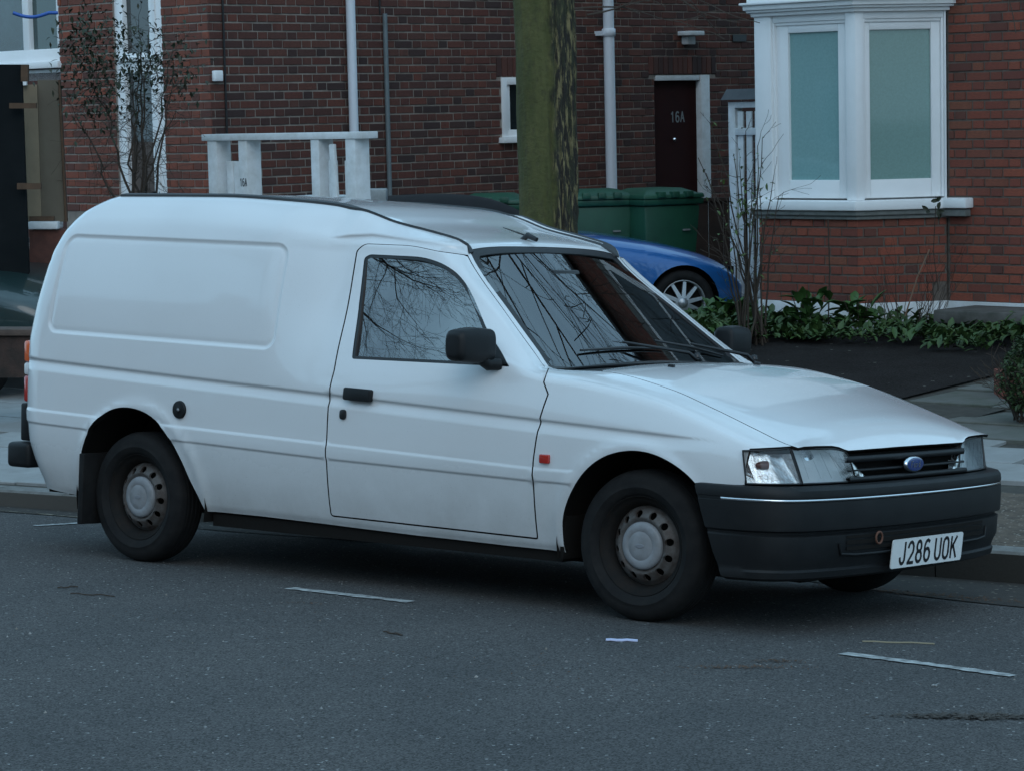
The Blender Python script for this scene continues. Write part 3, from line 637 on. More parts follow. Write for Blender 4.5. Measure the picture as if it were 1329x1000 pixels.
for sg in (-1, 1):
    # indicator: outer, headlight: inner
    for nm, w0, w1, zt, mt, lab in (('indicator_lamp', lambda k: .8225, lambda k: lerp(.672, .702, k), ztop_i, CLRL, None), ('headlight', lambda k: lerp(.665, .695, k), lambda k: lerp(.275, .385, k), ztop_h, CLRL, None)):
        zb = lambda t: .562
        vs, fs = face_grid(w0, w1, zb, zt, .004, sg=sg); mb = MB().add(vs, fs, True)
        # return edge
        lamp = mb.build(nm, CLRL, VAN)
        bw0, bw1 = (lambda k, w0=w0: w0(k)-(.022 if w0(k) > .8 else 0)), (lambda k, w1=w1: w1(k)+(.018 if w1(k) < .5 else 0)); vs, fs = face_grid(bw0, bw1, zb, zt, -.012, sg=sg, lean=.50 if nm == 'indicator_lamp' else .75); MB().add(vs, fs, True).build('reflector', REFL if nm == 'indicator_lamp' else REFL2, lamp)
        # housing rim
        n, mz = 20, 8; idx = [i*(mz+1) for i in range(n+1)]+[n*(mz+1)+j for j in range(1, mz+1)]+[i*(mz+1)+mz for i in range(n-1, -1, -1)]+[j for j in range(mz-1, 0, -1)]
        vs, fs = face_grid(w0, w1, zb, zt, .004, sg=sg); MB().tube([vs[i] for i in idx]+[vs[idx[0]]], .0035, 5, False).build('lamp_surround', BLKG, lamp)
        vb, _ = face_grid(bw0, bw1, zb, zt, -.014, sg=sg, lean=.50 if nm == 'indicator_lamp' else .75); q = MB(); q.add([vs[i] for i in idx]+[vb[i] for i in idx], [(a, (a+1) % len(idx), len(idx)+(a+1) % len(idx), len(idx)+a) for a in range(len(idx))]); q.build('lamp_housing', REFL, lamp)
        # fluting on the inside of the lens
        fl = MB()
        for i in range(2, 19, 3 if nm == 'headlight' else 2):
            a, b = vs[i*(mz+1)+1], vs[i*(mz+1)+mz-1]; fl.tube([Vector(a)+Vector((-.003, 0, 0)), Vector(b)+Vector((-.003, 0, 0))], .0007, 4, False)
        fl.build('lens_fluting', glass('fluted_%s' % nm, (.9, .92, .93), .1, .1), lamp)['kind'] = 'stuff'
        if nm == 'indicator_lamp':
            c = Vector((.55, sg*.775, .63)); mb = MB().lathe([(.001, -.03), (.010, -.022), (.016, 0), (.016, .02)], 18, Matrix.Translation(c) @ Matrix.Rotation(sg*R(30), 4, 'Z')); mb.build('bulb', mat('amber_bulb_%d' % (sg+1), (.16, .06, .05), .3), lamp)
        else:
            c = Vector((.655, sg*.54, .632)); mb = MB().lathe([(.001, 0), (.03, .004), (.05, .022), (.058, .045)], 24, Matrix.Translation(c+Vector((-.045, 0, 0))) @ Matrix.Rotation(R(90), 4, 'Z')); mb.build('reflector_bowl', CHROME, lamp)
# grille: dark recess, slats, surround
mb = MB(); mb.box((.56, -.40, .53), (.655, .40, .66)); mb.build('grille_recess', UNDER, VAN)
gr = empty('grille', (0, 0, 0), 0, VAN)
for z0, z1, of in ((.632, .655, .012), (.596, .606, .006), (.560, .578, .014)):
    mb = MB(); ys = np.linspace(-.43, .43, 30)
    vs = []
    for y in ys:
        x = XF(abs(y))+of-(z0-.56)*.16; vs += [(x-.03, y, z1), (x-.004, y, z1), (x, y, (z0+z1)/2), (x-.004, y, z0), (x-.03, y, z0)]
    mb.add(vs, [(i*5+j, i*5+5+j, i*5+6+j, i*5+1+j) for i in range(29) for j in range(4)], True); mb.build('grille_slat', BLKP, gr)
bd = MB(); X0 = XF(0)+.016
def ov(a, b, x, zc=.612, n=36): return [(x, a*math.cos(t), zc+b*math.sin(t)) for t in np.linspace(0, 2*math.pi, n, False)]
bd.add(ov(.066, .030, X0-.012)+ov(.066, .030, X0)+ov(.060, .0255, X0+.003), [(j*36+i, j*36+(i+1) % 36, (j+1)*36+(i+1) % 36, (j+1)*36+i) for j in range(2) for i in range(36)], True)
badge = bd.build('grille_badge', CHROME, VAN)
MB().add(ov(.060, .0255, X0+.0032)+ov(.05, .02, X0+.0045), [(i, (i+1) % 36, 36+(i+1) % 36, 36+i) for i in range(36)]+[tuple(range(36, 72))], True).build('badge_field', BLUE, badge)
# ---- stroke lettering
def arc(cx, cy, rx, ry, a0, a1, n=8): return [(cx+rx*math.cos(R(a0+(a1-a0)*i/n)), cy+ry*math.sin(R(a0+(a1-a0)*i/n))) for i in range(n+1)]
GL = {'J': [[(.8, 1), (.8, .28)]+arc(.45, .28, .35, .28, 0, -180)],
 '2': [arc(.45, .68, .40, .32, 165, -35)+[(.05, 0), (.88, 0)]],
 '8': [arc(.45, .75, .33, .25, 0, 360, 16), arc(.45, .26, .40, .26, 0, 360, 16)],
 '6': [[(.75, .93)]+arc(.47, .62, .42, .38, 70, 180)+[(.05, .3)]+arc(.45, .3, .40, .30, 180, 540, 18)],
 'U': [[(.05, 1), (.05, .28)]+arc(.45, .28, .40, .28, 180, 360)+[(.85, 1)]],
 'O': [arc(.45, .72, .40, .28, 0, 180)+arc(.45, .28, .40, .28, 180, 360)+[(.85, .72)]],
 'K': [[(.05, 0), (.05, 1)], [(.85, 1), (.08, .42)], [(.32, .62), (.88, 0)]],
 '1': [[(.2, .8), (.5, 1), (.5, 0)]],
 'A': [[(0, 0), (.45, 1), (.9, 0)], [(.18, .36), (.72, .36)]],
 'F': [[(.05, 0), (.15, 1), (.9, 1)], [(.1, .52), (.6, .52)]],
 'o': [arc(.45, .3, .32, .3, 0, 360, 12)], 'r': [[(.15, 0), (.15, .6)], [(.15, .35)]+arc(.45, .33, .28, .25, 150, 50, 4)], 'd': [arc(.4, .3, .3, .3, 0, 360, 12), [(.72, 1), (.72, 0)]]}
def letters(text, O_, ex, ez, h, w_, gap, sw, name, mt, parent, spaces=.5, label=None):
    """flat raised strokes; O_ lower-left corner, ex / ez unit vectors on the surface"""
    ex, ez = Vector(ex).normalized(), Vector(ez).normalized(); nn = ex.cross(ez); mb = MB(); x = 0
    for ch in text:
        if ch == ' ': x += w_*spaces; continue
        for st in GL[ch]:
            for i in range(len(st)-1):
                a = Vector((x+st[i][0]*w_, st[i][1]*h)); b = Vector((x+st[i+1][0]*w_, st[i+1][1]*h)); d = b-a
                if d.length < 1e-6: continue
                d.normalize(); nrm = Vector((-d.y, d.x))*sw/2; a2, b2 = a-d*sw*.3, b+d*sw*.3
                q = [a2+nrm, a2-nrm, b2-nrm, b2+nrm]; lift = .0006+.00002*i
                mb.add([Vector(O_)+ex*p.x+ez*p.y+nn*lift for p in q], [(0, 1, 2, 3)])
        x += w_+gap
    o = link(name, mb.mesh(name), mt, parent)
    return o
letters('Ford', (X0+.005, -.034, .601), (0, 1, .0), (0, 0, 1), .022, .015, .003, .003, 'badge_lettering', CHROME, badge)
# number plate
TP = .0972; px0, zp = .792, .284; ex = Vector((0, 1, 0)); ez = Vector((math.sin(TP)*1, 0, math.cos(TP)))
def PP(y, z, o=0): return Vector((px0, 0, zp))+ex*y+ez*z+ex.cross(ez)*o
mb = MB(); c = rnd([(-.26, -.0555), (.26, -.0555), (.26, .0555), (-.26, .0555)], .012, 4); n = len(c)
mb.add([PP(y, z, 0) for y, z in c]+[PP(y, z, .004) for y, z in c], [tuple(range(n, 2*n)), tuple(range(n-1, -1, -1))]+[(i, (i+1) % n, n+(i+1) % n, n+i) for i in range(n)]); plate = mb.build('number_plate', PLATE, VAN)
letters('J286 UOK', PP(-.205, -.040, .004), ex, ez, .080, .047, .0125, .0125, 'plate_lettering', INK, plate, spaces=.45)
for y in (-.232, .232):
    m4 = Matrix.Translation(PP(y, 0, .004)) @ Matrix.Rotation(R(-90), 4, 'Z'); MB().lathe([(.001, -.003), (.006, -.002), (.007, 0)], 10, m4).build('plate_screw', CHROME, plate)
# ---- side furniture
def slab(name, x, z, wx, wz, th, mt, r=.008, tilt=0, sd=-1, parent=VAN, bev=.004, mode='z', rot=0):
    p, n = on(x, z, mode, 0, sd); xa = Vector((1, 0, 0)); xa = (xa-n*xa.dot(n)).normalized(); za = xa.cross(n)*(-1 if sd < 0 else 1); za = za if za.z > 0 else -za
    cr, sr = math.cos(rot), math.sin(rot); c = rnd([(-wx/2, -wz/2), (wx/2, -wz/2), (wx/2, wz/2), (-wx/2, wz/2)], r, 4); c = [(a*cr-b*sr, a*sr+b*cr) for a, b in c]; k = len(c)
    mb = MB(); mb.add([p+xa*a+za*b-n*.004 for a, b in c]+[p+xa*a+za*b+n*th for a, b in c], [tuple(range(k)), tuple(range(2*k-1, k-1, -1))]+[(i, k+i, k+(i+1) % k, (i+1) % k) for i in range(k)])
    return mb.build(name, mt, parent, bevel=bev)
for sd in (-1, 1):
    slab('door_handle', -1.420, .806, .150, .052, .022, BLKP, .012, sd=sd, rot=-.03)
    slab('door_lock', -1.505, .722, .034, .042, .010, BLKG, .016, sd=sd)
    slab('side_repeater', -.425, .600, .048, .036, .012, REDL, .007, sd=sd)
    hp, hn = on(-1.420, .806, 'z', 0, sd)
p, n = on(-2.484, .697, 'z', 0)
q = n.to_track_quat('-Y', 'Z').to_matrix().to_4x4(); m4 = Matrix.Translation(p) @ q
fc = MB().lathe([(.001, -.012), (.012, -.012), (.016, -.008), (.034, -.012), (.038, -.010), (.040, .004)], 28, m4).build('fuel_cap', BLKP, VAN)
MB().lathe([(.001, -.015), (.006, -.0145), (.007, -.010)], 14, m4).build('fuel_lock', CAPM, fc)
for sd in (-1, 1):      # mirrors
    c = Vector((-.765, sd*.905, 1.03)); mb = MB(); K = 7
    prof = [(-.098, .040, .050), (-.088, .054, .066), (0, .060, .072), (.078, .052, .062), (.096, .036, .044)]
    vs = []
    for yy, hx, hz in prof:
        for a in np.linspace(0, 2*math.pi, 24, False):
            ca, sa = math.cos(a), math.sin(a); e = .55; vs.append(c+Vector((np.sign(ca)*abs(ca)**e*hx+(.02 if ca > 0 else 0)*abs(sa)**.5*0-yy*.10, -sd*-1*yy*1.0*1, np.sign(sa)*abs(sa)**e*hz)))
    n_ = 24; mb.add(vs, [(i*n_+k, i*n_+(k+1) % n_, (i+1)*n_+(k+1) % n_, (i+1)*n_+k) for i in range(4) for k in range(n_)]+[tuple(range(n_)), tuple(range(4*n_, 5*n_))], True)
    mir = mb.build('wing_mirror', BLKP, VAN, bevel=.006, seg=2)
    mb = MB(); mb.tube([(-.745, sd*.865, .985), (-.73, sd*.83, .955), (-.70, sd*.79, .955)], [.030, .026, .022], 10); mb.build('mirror_arm', BLKP, mir)
    mb = MB(); mb.box((c.x-.060, c.y-.065, c.z-.042), (c.x-.052, c.y+.065, c.z+.042)); mb.build('mirror_glass', CHROME, mir)
# rear corner: lamps and bumper ends
for sd in (-1, 1):
    tl = empty('tail_light', (0, 0, 0), 0, VAN)
    for nm, mt, z0, z1 in (('orange_lens', ORL, .865, .965), ('clear_lens', mat('white_lens', (.7, .7, .7), .3), .805, .863), ('red_lens', REDL, .680, .803)):
        MB().box((-3.612, sd*.66 if sd > 0 else -.775, z0), (-3.56, sd*.775 if sd > 0 else -.66, z1)).build(nm, mt, tl, bevel=.012)
    MB().box((-3.63, min(sd*.60, sd*.775), .50), (-3.57, max(sd*.60, sd*.775), .675)).build('rear_corner_trim', BLKP, VAN, bevel=.01)
MB().box((-3.70, -.80, .375), (-3.545, .80, .492)).build('rear_bumper', BLKP, VAN, bevel=.022, seg=3)
for sd in (-1, 1):
    a, b = sorted((sd*.855, sd*.64)); MB().prism([(-3.125, .47), (-3.09, .47), (-3.105, .15), (-3.135, .15)], 1, a, b).build('mud_flap', RUB, VAN, bevel=.004)
    a, b = sorted((sd*.80, sd*.64)); MB().prism([(-.375, .30), (-.36, .38), (-.345, .38), (-.36, .21), (-.375, .21)], 1, a, b).build('front_arch_flap', UNDER, VAN)
# bonnet washers, wipers, aerial
for x, y in ((-.22, -.30), (-.22, .30)):
    p, n = on(x, -y if y < 0 else y, 'y', .004, -1 if y < 0 else 1); MB().box(p+Vector((-.016, -.009, -.006)), p+Vector((.012, .009, .008))).build('washer_jet', BLKG, VAN, bevel=.004)
def wiper(piv, tip, bl0, bl1):
    mb = MB(); mb.tube([piv, lerp(piv, tip, .12)+Vector((0, 0, .022)), tip+Vector((0, 0, .014))], [.011, .008, .005], 6); wo = mb.build('wiper', BLKG, VAN)
    MB().tube([bl0, lerp(bl0, bl1, .5)+Vector((0, 0, .006)), bl1], [.005, .007, .004], 5).build('wiper_blade', BLKG, wo); MB().lathe([(.001, -.02), (.012, -.018), (.014, 0)], 10, Matrix.Translation(piv+Vector((0, 0, .01))) @ Matrix.Rotation(R(-90), 4, 'X')).build('wiper_pivot', BLKG, wo)
def wsp(x, y, o=.012):
    p, n = on(x, abs(y), 'y', o, -1 if y < 0 else 1); return p
wiper(wsp(-.455, .20, .012), wsp(-.60, -.14, .012), wsp(-.600, -.42), wsp(-.585, .12))
wiper(wsp(-.455, .62, .012), wsp(-.60, .34, .012), wsp(-.615, .10), wsp(-.58, .55))
p, n = on(-1.205, .02, 'y', 0, -1)
an = MB().tube([p+Vector((-.035, 0, .0)), p+Vector((.0, 0, .022)), p+Vector((.05, 0, .004))], [.012, .014, .010], 8).build('aerial_base', BLKG, VAN)
MB().tube([p+Vector((0, 0, .018)), p+Vector((-.13, -.01, .055))], [.004, .002], 5).build('aerial_rod', BLKG, an)
# cab interior
mb = MB(); mb.prism([(-.55, .88), (-.60, .90), (-.72, .88), (-.80, .80), (-.80, .50), (-.45, .40)], 1, -.66, .66); mb.build('dashboard', INTR, VAN, bevel=.01)
sw = []
for k in range(25):
    a = 2*math.pi*k/24; sw.append(Vector((-.93, -.36, .93))+Vector((-.09*math.sin(a), .185*math.cos(a), .165*math.sin(a))))
st = MB().tube(sw, .013, 8, False).build('steering_wheel', BLKG, VAN); MB().tube([Vector((-.93, -.36, .93)), Vector((-.70, -.36, .80))], .03, 8).tube([sw[0], sw[12]], .012, 6).build('steering_column', BLKG, st)
for y in (-.36, .36):
    se = empty('seat', (0, 0, 0), 0, VAN)
    MB().box((-1.55, y-.25, .50), (-1.0, y+.25, .66)).build('seat_cushion', SEATM, se, bevel=.05, seg=3)
    MB().prism([(-1.52, .62), (-1.38, .62), (-1.60, 1.16), (-1.70, 1.16)], 1, y-.24, y+.24).build('seat_back', SEATM, se, bevel=.04, seg=3)
    MB().box((-1.72, y-.12, 1.17), (-1.63, y+.12, 1.33)).build('head_rest', SEATM, se, bevel=.03, seg=3)
for sd in (-1, 1):   # door cards, belts
    MB().box((-1.57, min(sd*.70, sd*.745), .35), (-.62, max(sd*.70, sd*.745), .915)).build('door_card', INTR, VAN)
    MB().tube([(-1.56, sd*.60, 1.30), (-1.56, sd*.62, .95), (-1.52, sd*.50, .6)], [.02, .018, .018], 4).build('seat_belt', INTR, VAN)
MB().box((-1.03, -.09, 1.285), (-1.0, .09, 1.335)).build('rear_view_mirror', BLKG, VAN, bevel=.01)
# ------------------------------------------------------------------ the place: materials
GRIT = [(.040,.041,.042),(.052,.053,.054)]
ASPH = mat('asphalt', (.083, .080, .078), .88, spec=.25, noise=(.9, .6), alt=(.052, .053, .054), bump=(120, .006), speck=(60, .965, (.24, .24, .235)), grain=(170, .42, 1.65))
TARM = mat('old_tarmac', (.026, .023, .022), .95, spec=.1, noise=(3, .6), alt=(.014, .012, .011), bump=(70, .006), speck=(26, .985, (.16, .15, .13)), grain=(120, .5, 1.5))
FLAG = mat('paving_slab', (.30, .31, .30), .85, noise=(4, .6), alt=(.20, .20, .19), bump=(60, .002), randcol=[(.27, .28, .28), (.33, .335, .33), (.25, .255, .25), (.31, .32, .32)])
DFLAG = mat('mossy_slab', (.13, .13, .115), .9, noise=(3, .8), alt=(.06, .07, .045), bump=(40, .003), randcol=[(.15, .15, .14), (.12, .12, .11), (.17, .165, .15)])
KERB = mat('granite_kerb', (.20, .20, .19), .85, noise=(8, .8), alt=(.09, .085, .075), bump=(50, .003), speck=(120, .9, (.08, .08, .08)))
EARTH = mat('gritty_earth', (.13, .10, .075), .95, noise=(14, .9), alt=(.05, .04, .03), bump=(40, .012), speck=(60, .85, (.28, .25, .21)))
DIRT = mat('joint_dirt', (.06, .055, .045), .95, noise=(12, .8))
PAINTL = mat('road_paint', (.46, .48, .47), .8, noise=(24, .95), alt=(.12, .12, .12), bump=(80, .001))
MORT = mat('mortar', (.33, .28, .24), .95, noise=(6, .7), alt=(.13, .11, .095), bump=(90, .002))
MORTR = mat('mortar_right', (.15, .12, .10), .95, noise=(20, .6), alt=(.06, .05, .045), bump=(90, .002))
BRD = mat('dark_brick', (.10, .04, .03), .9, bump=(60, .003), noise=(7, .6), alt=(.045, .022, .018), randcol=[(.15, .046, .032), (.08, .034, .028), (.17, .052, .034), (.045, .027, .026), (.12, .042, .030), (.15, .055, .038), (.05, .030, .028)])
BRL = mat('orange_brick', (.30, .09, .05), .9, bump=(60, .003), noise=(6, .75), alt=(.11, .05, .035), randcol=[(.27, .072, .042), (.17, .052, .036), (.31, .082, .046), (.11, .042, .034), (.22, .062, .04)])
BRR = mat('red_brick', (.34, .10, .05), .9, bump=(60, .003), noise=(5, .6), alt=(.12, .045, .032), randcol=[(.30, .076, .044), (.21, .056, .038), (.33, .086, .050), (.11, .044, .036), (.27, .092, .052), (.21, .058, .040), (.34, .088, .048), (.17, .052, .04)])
WHT = mat('white_gloss_paint', (.88, .88, .88), .45, noise=(3, .3), alt=(.74, .75, .73), bump=(25, .001))
WHTD = mat('weathered_white_paint', (.74, .76, .77), .6, noise=(9, .55), alt=(.48, .48, .45), bump=(40, .002))
UPVC = mat('white_pipe_plastic', (.72, .75, .80), .35, noise=(2, .3), alt=(.6, .62, .64))
GREYP = mat('grey_pipe', (.16, .19, .20), .5, noise=(8, .4))
PANE = mat('blind_behind_glass', (.22, .40, .40), .35, coat=1, noise=(60, .35), alt=(.12, .25, .24))
PANEG = mat('green_blind_behind_glass', (.17, .30, .27), .35, coat=1, noise=(60, .35), alt=(.10, .19, .16))
DARKG = mat('dark_window_pane', (.012, .018, .02), .04, coat=1)
DOORM = mat('dark_maroon_door', (.030, .007, .006), .75, spec=.15, noise=(4, .5), alt=(.02, .006, .006))
STONE = mat('grey_moulding', (.20, .21, .20), .8, noise=(14, .6), alt=(.10, .11, .10))
SLATE = mat('slate', (.10, .11, .12), .8, noise=(8, .5))
PLY = mat('plywood_board', (.26, .20, .13), .85, noise=(3, .6), alt=(.16, .12, .08), bump=(20, .002))
BATT = mat('brown_batten', (.10, .055, .03), .85, noise=(12, .6))
BLKB = mat('black_felt', (.008, .010, .011), .95, spec=.1, noise=(3, .5), alt=(.015, .017, .018))
BINM = mat('green_bin_plastic', (.014, .085, .046), .5, noise=(3, .5), alt=(.007, .034, .024), bump=(50, .001))
FENCE = mat('dark_brown_boards', (.035, .018, .012), .9, noise=(5, .7), alt=(.015, .01, .008))
BARK = mat('bark', (.10, .095, .055), .95, noise=(7, .9), alt=(.045, .04, .03), bump=(24, .02))
MOSS = mat('mossy_bark', (.085, .095, .025), .95, noise=(5, .9), alt=(.045, .055, .02), bump=(30, .012))
TWIG = mat('twig', (.05, .035, .025), .9)
LEAFD = mat('dark_leaf', (.02, .035, .014), .6, noise=(3, .7), alt=(.04, .028, .015))
LEAFG = mat('green_leaf', (.045, .10, .022), .55, noise=(2, .8), alt=(.022, .045, .012), randcol=[(.05, .11, .022), (.035, .08, .02), (.07, .12, .03), (.03, .06, .016)])
LEAFB = mat('bush_leaf', (.04, .075, .02), .6, noise=(4, .8), alt=(.018, .035, .012))
LITTER = mat('dead_leaves', (.10, .05, .025), .9, noise=(10, .8), alt=(.04, .022, .012))
BRU = mat('upper_brick', (.2, .06, .035), .9); _t = BRU.node_tree; _bk = _t.nodes.new('ShaderNodeTexBrick'); _tc2 = _t.nodes.new('ShaderNodeTexCoord'); _mp2 = _t.nodes.new('ShaderNodeMapping'); _mp2.inputs['Rotation'].default_value = (R(90), 0, 0)
_bk.inputs['Color1'].default_value = (.20, .058, .036, 1); _bk.inputs['Color2'].default_value = (.11, .04, .03, 1); _bk.inputs['Mortar'].default_value = (.16, .13, .11, 1); _bk.inputs['Scale'].default_value = 1; _bk.inputs['Brick Width'].default_value = .225; _bk.inputs['Row Height'].default_value = .075; _bk.inputs['Mortar Size'].default_value = .006
_t.links.new(_tc2.outputs['Object'], _mp2.inputs[0]); _t.links.new(_mp2.outputs[0], _bk.inputs['Vector']); _t.links.new(_bk.outputs[0], _t.nodes['Principled BSDF'].inputs['Base Color'])
RIGHTV, UPV, DV = _r, _u, _d
def at(px, py, Z): return CAM+(_d+_r*((px-664.5)/3500)-_u*((py-500)/3500))*Z
def to_px(p):
    v = Vector(p)-CAM; z = v.dot(_d); return (664.5+3500*v.dot(_r)/z, 500-3500*v.dot(_u)/z, z)
# ------------------------------------------------------------------ ground
def kerb_y(x): return float(np.interp(x, [-60, -7.2, -5.1, .3, 3.5, 60], [.15, .28, .57, 1.46, 1.9, 3.2]))
def road_z(x, y):
    tb = math.tan(CAMB); q = max(-.25, -(y+.8)) if y > -.8 else -(y+.8)
    z = -(y+.8)*tb if y > -.8 else tb*1.6*(1-math.exp((y+.8)/1.6))
    return z+.0066*max(-8, min(8, x))
def pave_z(x, y):
    k = kerb_y(x); z0 = -.02+.004*max(-8, min(8, x)) if x < 0 else -.02
    return float(np.interp(y-k, [0, 4, 8, 9, 400], [z0, z0+.04, .15, .17, .5]))
def sheet(name, xs, yfun, ny, zf, mt, off=0):
    vs = []; nx = len(xs)
    for x in xs:
        for j in range(ny+1):
            y = yfun(x, j/ny); vs.append((x, y, zf(x, y)+off))
    mb = MB().add(vs, [(i*(ny+1)+j, (i+1)*(ny+1)+j, (i+1)*(ny+1)+j+1, i*(ny+1)+j+1) for i in range(nx-1) for j in range(ny)], True)
    return mb.build(name, mt)
XS = [-200, -100, -60, -40, -25, -18, -14, -12]+list(np.arange(-10, 8.1, .5))+[10, 14, 20, 30, 60, 120, 200]
tag(sheet('road', XS, lambda x, t: -9.2+(kerb_y(x)+9.2+.02)*t, 60, road_z, ASPH), kind='structure')
ground = tag(sheet('ground', XS, lambda x, t: kerb_y(x)+.14+(t**2.2)*200, 40, lambda x, y: pave_z(x, y)-.03, DIRT), kind='structure')
tag(sheet('far_pavement', XS, lambda x, t: -9.2-90*t**2, 12, lambda x, y: .22, FLAG), kind='structure')
KERBD = None
# kerb stones: silt clings to the upright face
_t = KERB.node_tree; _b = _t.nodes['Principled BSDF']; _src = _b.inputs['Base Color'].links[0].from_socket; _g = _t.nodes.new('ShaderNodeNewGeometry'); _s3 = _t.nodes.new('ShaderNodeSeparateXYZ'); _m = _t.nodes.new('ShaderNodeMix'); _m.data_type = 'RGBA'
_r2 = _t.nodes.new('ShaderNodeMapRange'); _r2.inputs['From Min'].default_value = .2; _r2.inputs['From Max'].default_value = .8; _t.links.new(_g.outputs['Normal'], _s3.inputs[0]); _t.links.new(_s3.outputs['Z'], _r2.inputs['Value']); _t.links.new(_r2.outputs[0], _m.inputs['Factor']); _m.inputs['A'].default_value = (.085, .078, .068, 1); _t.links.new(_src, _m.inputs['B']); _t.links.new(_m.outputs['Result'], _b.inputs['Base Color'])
KERBD = KERB.copy(); KERBD.name = 'kerb_painted_shade'; [n_ for n_ in KERBD.node_tree.nodes if n_.type == 'MIX'][-1].inputs['A'].default_value = (.028, .026, .022, 1)  # darker copy: shadow beside the van painted into the silted face colour
kerb = tag(empty('kerb', (0, 0, 0)), kind='structure'); x = -9.0; kk = 0
while x < 5:
    L_ = .9; x2 = x+L_-.008; a = Vector((x, kerb_y(x), 0)); b = Vector((x2, kerb_y(x2), 0)); t = (b-a).normalized(); n_ = Vector((-t.y, t.x, 0))
    vs = []
    for p in (a, b):
        zt = pave_z(p.x, p.y+.1); zb = road_z(p.x, p.y)-.08; vs += [p+Vector((0, 0, zb)), p+n_*.145+Vector((0, 0, zb)), p+n_*.145+Vector((0, 0, zt)), p+n_*.012+Vector((0, 0, zt)), p+n_*.001+Vector((0, 0, zt-.012))]
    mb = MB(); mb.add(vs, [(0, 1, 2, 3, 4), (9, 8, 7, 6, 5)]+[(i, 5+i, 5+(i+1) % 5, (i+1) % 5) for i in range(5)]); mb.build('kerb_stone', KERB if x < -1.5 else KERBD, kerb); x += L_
# pavement of slabs
pav = tag(empty('pavement', (0, 0, 0)), kind='structure'); rr = random.Random(3)
def slab_mesh(sx, sy):
    m = MB(); e = .006; m.add([(0, 0, -.05), (sx, 0, -.05), (sx, sy, -.05), (0, sy, -.05), (0, 0, -.004), (sx, 0, -.004), (sx, sy, -.004), (0, sy, -.004), (e, e, 0), (sx-e, e, 0), (sx-e, sy-e, 0), (e, sy-e, 0)],
        [(0, 1, 5, 4), (1, 2, 6, 5), (2, 3, 7, 6), (3, 0, 4, 7), (4, 5, 9, 8), (5, 6, 10, 9), (6, 7, 11, 10), (7, 4, 8, 11), (8, 9, 10, 11)]); return m.mesh('paving_slab')
SLM = slab_mesh(.892, .592); SLD = slab_mesh(.592, .592); SLM.materials.append(FLAG); SLD.materials.append(DFLAG)
nsl = 0
row = 0; v = .2
while v < 7.4:
    u0 = -11.8+(row % 2)*.45; u = u0
    while u < 2.6:
        y = kerb_y(u+.45)+v; cx, cy = u+.45, y+.3
        tarm = (-10.6 < cx < -2.9 and cy > 5.4)
        grit = (cx > -2.2 and v < 1.5)          # gritty verge beside the kerb in front of the van
        dark = cx > -2.9 and y > 4.45
        p1 = to_px((cx, cy, 0)); vis = -60 < p1[0] < 1400 and p1[1] > 470
        if not tarm and not grit and not dark and vis:
            ang = math.atan2(kerb_y(u+.9)-kerb_y(u), .9); o = link('paving_slab', SLM, parent=pav); o.location = (u, y, pave_z(cx, cy)+rr.uniform(-.003, .003)); o.rotation_euler = (rr.uniform(-.006, .006), rr.uniform(-.005, .005), ang); nsl += 1
        u += .9
    v += .6; row += 1
for i in range(12):
    for j in range(9):
        x, y = -2.9+i*.6, 4.75+j*.6; p1 = to_px((x+.3, y+.3, 0))
        if p1[0] < 1400: o = link('mossy_slab', SLD, parent=pav); o.location = (x, y, pave_z(x, y)+rr.uniform(-.006, .004)); o.rotation_euler = (rr.uniform(-.012, .012), rr.uniform(-.012, .012), 0)
sheet('mortar_bed', [-12, -10, -8, -6, -5.1, -4, -3, -2.2], lambda x, t: kerb_y(x)+.14+7*t, 20, pave_z, DIRT, -.014).parent = pav
tag(sheet('gritty_verge', list(np.arange(-2.3, 5, .3)), lambda x, t: kerb_y(x)+.15+1.55*t, 24, lambda x, y: pave_z(x, y)+.012*math.sin(x*7+y*5)*math.sin(y*9), EARTH, -.004), kind='structure')
tag(sheet('forecourt', list(np.arange(-12, -2.8, .3)), lambda x, t: 5.5+7.5*t, 30, pave_z, TARM, .002), kind='structure')
tag(sheet('back_yard', [-12, -10, -8, -6, -4], lambda x, t: 13+12*t, 6, pave_z, TARM, .0), kind='structure')
# road markings: thin worn strips
def strip(name, pts, wd, label, grp=None, mt=PAINTL, seed=1):
    q = random.Random(seed); mb = MB(); pts = [Vector(p) for p in pts]; N_ = 26; vs = []
    for i in range(N_+1):
        t = i/N_; s_ = t*(len(pts)-1); k = min(int(s_), len(pts)-2); p = pts[k].lerp(pts[k+1], s_-k); d = (pts[k+1]-pts[k]).normalized(); n_ = Vector((-d.y, d.x))
        w2 = wd*(.5+q.uniform(-.12, .10)); 
        for sg in (1, -1): a = Vector((p.x, p.y))+n_*w2*sg; vs.append((a.x, a.y, road_z(a.x, a.y)+.004))
    mb.add(vs, [(2*i, 2*i+1, 2*i+3, 2*i+2) for i in range(N_)]); o = mb.build(name, mt); return tag(o, label, 'road marking', grp)
strip('bay_marking', [(-1.635, -1.008), (-.985, -.985)], .062, 'short worn white line painted on the road beside the van door', 'worn parking bay lines', seed=2)
strip('bay_marking', [(1.03, -.955), (1.40, -.965), (1.73, -.993)], .060, 'worn white line with blunt ends on the road in front of the bumper', 'worn parking bay lines', seed=5)
strip('bay_marking', [(-4.36, -.06), (-4.33, .20), (-4.28, .36)], .05, 'short white line across the bay end behind the rear wheel', 'worn parking bay lines', seed=8)
strip('bay_marking', [(-6.2, .02), (-5.3, .33), (-4.6, .42), (-4.25, .44)], .035, 'thin cream line along the gutter left of the rear wheel', 'worn parking bay lines', mt=mat('cream_paint', (.42, .37, .27), .8, noise=(22, .95), alt=(.12, .12, .11)), seed=9)
